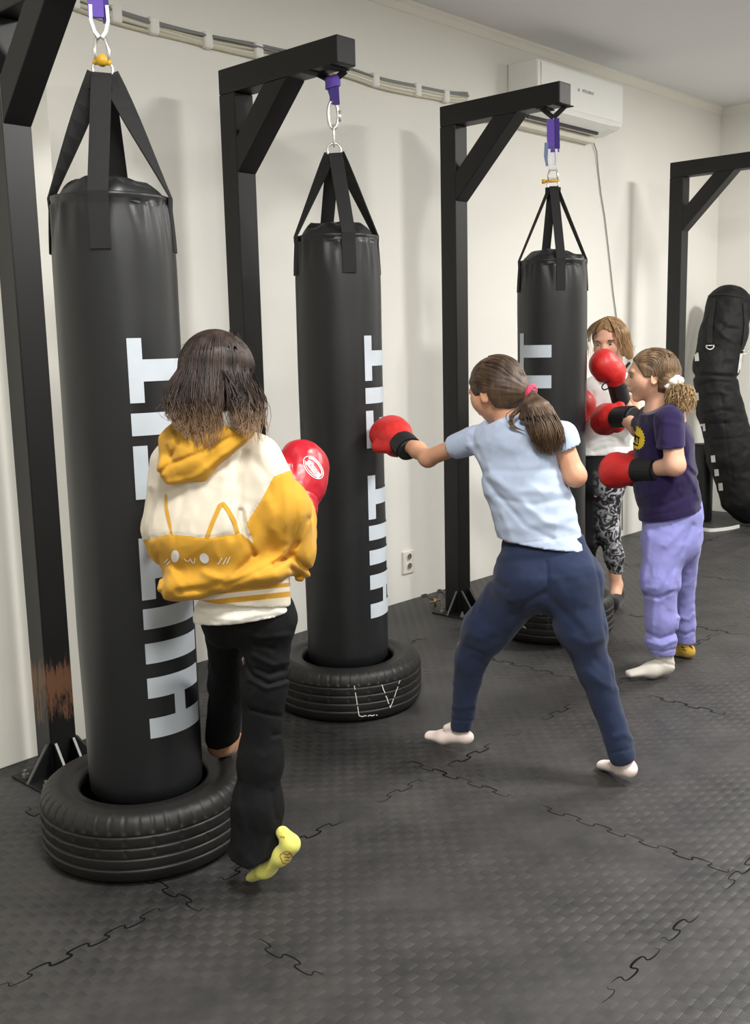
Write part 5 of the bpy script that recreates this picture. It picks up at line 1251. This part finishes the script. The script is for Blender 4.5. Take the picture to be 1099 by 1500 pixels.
def legg():
    M = mat('patterned_leggings', (22, 22, 24), .7, spec=.3); nt = M.node_tree; N = nt.nodes; Lk = nt.links; tc = N['Texture Coordinate']
    n = N.new('ShaderNodeTexNoise'); n.inputs['Scale'].default_value = 22; n.inputs['Detail'].default_value = 7; n.inputs['Distortion'].default_value = 1.8; Lk.new(tc.outputs['Object'], n.inputs['Vector'])
    r = N.new('ShaderNodeValToRGB'); e = r.color_ramp.elements; e[0].position = .44; e[0].color = lin((28, 28, 30)); e[1].position = .60; e[1].color = lin((196, 196, 200)); q = e.new(.50); q.color = lin((84, 84, 88)); Lk.new(n.outputs['Fac'], r.inputs[0])
    a = N.new('ShaderNodeAttribute'); a.attribute_name = 'print'; mr = N.new('ShaderNodeMapRange'); mr.inputs['From Max'].default_value = .12; Lk.new(a.outputs['Fac'], mr.inputs['Value'])
    mx = N.new('ShaderNodeMix'); mx.data_type = 'RGBA'; mx.inputs['A'].default_value = lin((24, 24, 26)); Lk.new(r.outputs[0], mx.inputs['B']); Lk.new(mr.outputs[0], mx.inputs['Factor']); Lk.new(mx.outputs['Result'], N['Principled BSDF'].inputs['Base Color']); return M
def prn(V):
    X, Y = PX(V); return np.minimum((X-868)*.004, (Y-688)*.004)*(1-.55*np.clip((Y-780)/60, 0, 1))
lg = [S(A(885, 665, 5.46), A(880, 705, 5.46), .135, .145, .10, .11, W=W4, k=.05), S(A(889, 715, 5.46), A(891, 775, 5.44), .082, .060, k=.04), S(A(891, 775, 5.44), A(900, 815, 5.45), .058, .050, k=.03), S(A(900, 815, 5.45), A(903, 848, 5.46), .048, .036, k=.03), S(A(863, 715, 5.48), A(861, 790, 5.5), .082, .06, k=.04), S(A(861, 790, 5.5), A(859, 848, 5.58), .055, .036, k=.03)]
sdf_mesh('leggings', lg, .006, legg(), g4, post=cut((A(900, 839, 5.46), -ZU)), attrs={'print': prn}, label='black leggings with a grey and white pattern')
M_bs = fabric('black_sock', (26, 26, 28), .9, 300, .4)
sdf_mesh('sock', [S(A(904, 866, 5.46), A(903, 872, 5.45), .038, .040, k=.02), S(A(905, 876, 5.45), A(899, 884, 5.30), .036, .034, k=.02)], .005, M_bs, g4, post=lambda p, d: np.maximum(np.maximum(d, (p-A(903, 862, 5.46))@unit(ZU+RH*.35)), -p[:, 2]+.001))
sdf_mesh('sock', [S(A(860, 862, 5.6), A(858, 868, 5.58), .038, .040, k=.02), S(A(859, 868, 5.58), A(856, 874, 5.45), .036, .034, k=.02)], .006, M_bs, g4, post=lambda p, d: np.maximum(d, -p[:, 2]+.001))
glove(g4, nw+nd*.075, nd, unit(RH*.9-FH*.35), FH, 1.14, M_red, M_blackcuff, cufflen=.095, bend=.6, h=.005, label='red boxing glove with a black cuff raised before the face', cuff_r=.042)
glove(g4, ow, od, -RH, -FH, 1.2, M_red, M_blackcuff, cufflen=.05, bend=.4, h=.007, label='red boxing glove partly behind the bag')
mb = MB(); mb.tube(bez([A(896, 558, 5.08), A(888, 560, 5.06), (A(882, 566, 5.06)), A(885, 571, 5.06), A(893, 568, 5.07)], 16), .0035, 6); mb.build('glove_lace', M_blk, g4, smooth=True)
M_h4 = hair_mat('dark_blonde_hair', (128, 98, 66), (172, 138, 98), ctip=(176, 146, 104))
cc = hC+hu*.10*Hh-hf*.06*Hh
cap = [E(cc, .38*Hh, .48*Hh, .435*Hh, X=hl, Z=hu, k=.02), E(hC-hu*.10*Hh-hf*.2*Hh, .37*Hh, .32*Hh, .36*Hh, X=hl, Z=hu, k=.03), S(A(912, 495, 5.47), A(922, 520, 5.5), .03, .022, k=.03)]
def hl4(p, d):
    q = p-hC; a = q@hf-.14*Hh; b = .36*Hh-(q@hu)-np.abs(q@hl)*.55
    return np.maximum(d, np.minimum(a, b))
sdf_mesh('hair', cap, .0045, M_h4, g4, post=chain(hairgroove(hC, hf, hu, hl, .003), hl4), attrs={'tip': lambda V: V[:, 0]*0})
paths = []
for i in range(420):
    s_ = random.choice((-1, 1)); a = random.uniform(.15, PI*.98); dirh = hf*math.cos(a)+hl*s_*math.sin(a)
    pts = []
    for th in np.linspace(random.uniform(.05, .3), 1.6, 8):
        q = hu*math.cos(th)*.44*Hh+hl*(dirh@hl)*math.sin(th)*.385*Hh+hf*(dirh@hf)*math.sin(th)*.485*Hh
        if (dirh@hf) > .3: q = q+hl*s_*.22*Hh*max(0, math.sin(th)-.3)
        pts.append(cc+q*(1.01+.015*random.random()))
    if any(abs((q-hC)@hl) < .27*Hh and (q-hC)@hf > .1*Hh and (q-hC)@hu < .30*Hh for q in pts): continue
    e = pts[-1]
    X = PX(e[None, :])[0][0]
    if X > 893 or random.random() < .25: pts += [e-ZU*.04-hf*.02+RH*.006, e-ZU*random.uniform(.05, .12)+(RH*.02 if X > 893 else RH*.004)-hf*.02+RH*random.gauss(0, .006)]
    paths.append(bez(pts, 15))
strands('hair_locks', M_h4, paths, g4, .0022, lambda p, t: max(0, t-.5))
# ================================================================ LIGHT
def area(name, loc, sx, sy, power, col=(1., .985, .95)):
    l = bpy.data.lights.new(name, 'AREA'); l.shape = 'RECTANGLE'; l.size = sx; l.size_y = sy; l.energy = power; l.color = col
    o = bpy.data.objects.new(name, l); COL.objects.link(o); o.location = loc; return o
area('ceiling_lamp', (6.6, 1.1, ZC-.03), .6, .6, 95)
area('ceiling_lamp', (3.6, .2, ZC-.03), .6, .6, 100)
area('ceiling_lamp', (.9, .9, ZC-.03), .6, .6, 60)
area('ceiling_lamp', (.6, -1.6, ZC-.03), 1.2, .6, 60)
w = bpy.data.worlds.new('room_air'); scene.world = w; w.use_nodes = True
w.node_tree.nodes['Background'].inputs[0].default_value = (.9, .92, 1, 1); w.node_tree.nodes['Background'].inputs[1].default_value = .02
vs_ = scene.view_settings
scene.display_settings.display_device = 'sRGB'
vs_.view_transform = 'Standard'; vs_.look = 'None'; vs_.gamma = 1; vs_.exposure = 0.56; vs_.use_curve_mapping = False
scene.cycles.max_bounces = 8; scene.cycles.diffuse_bounces = 5
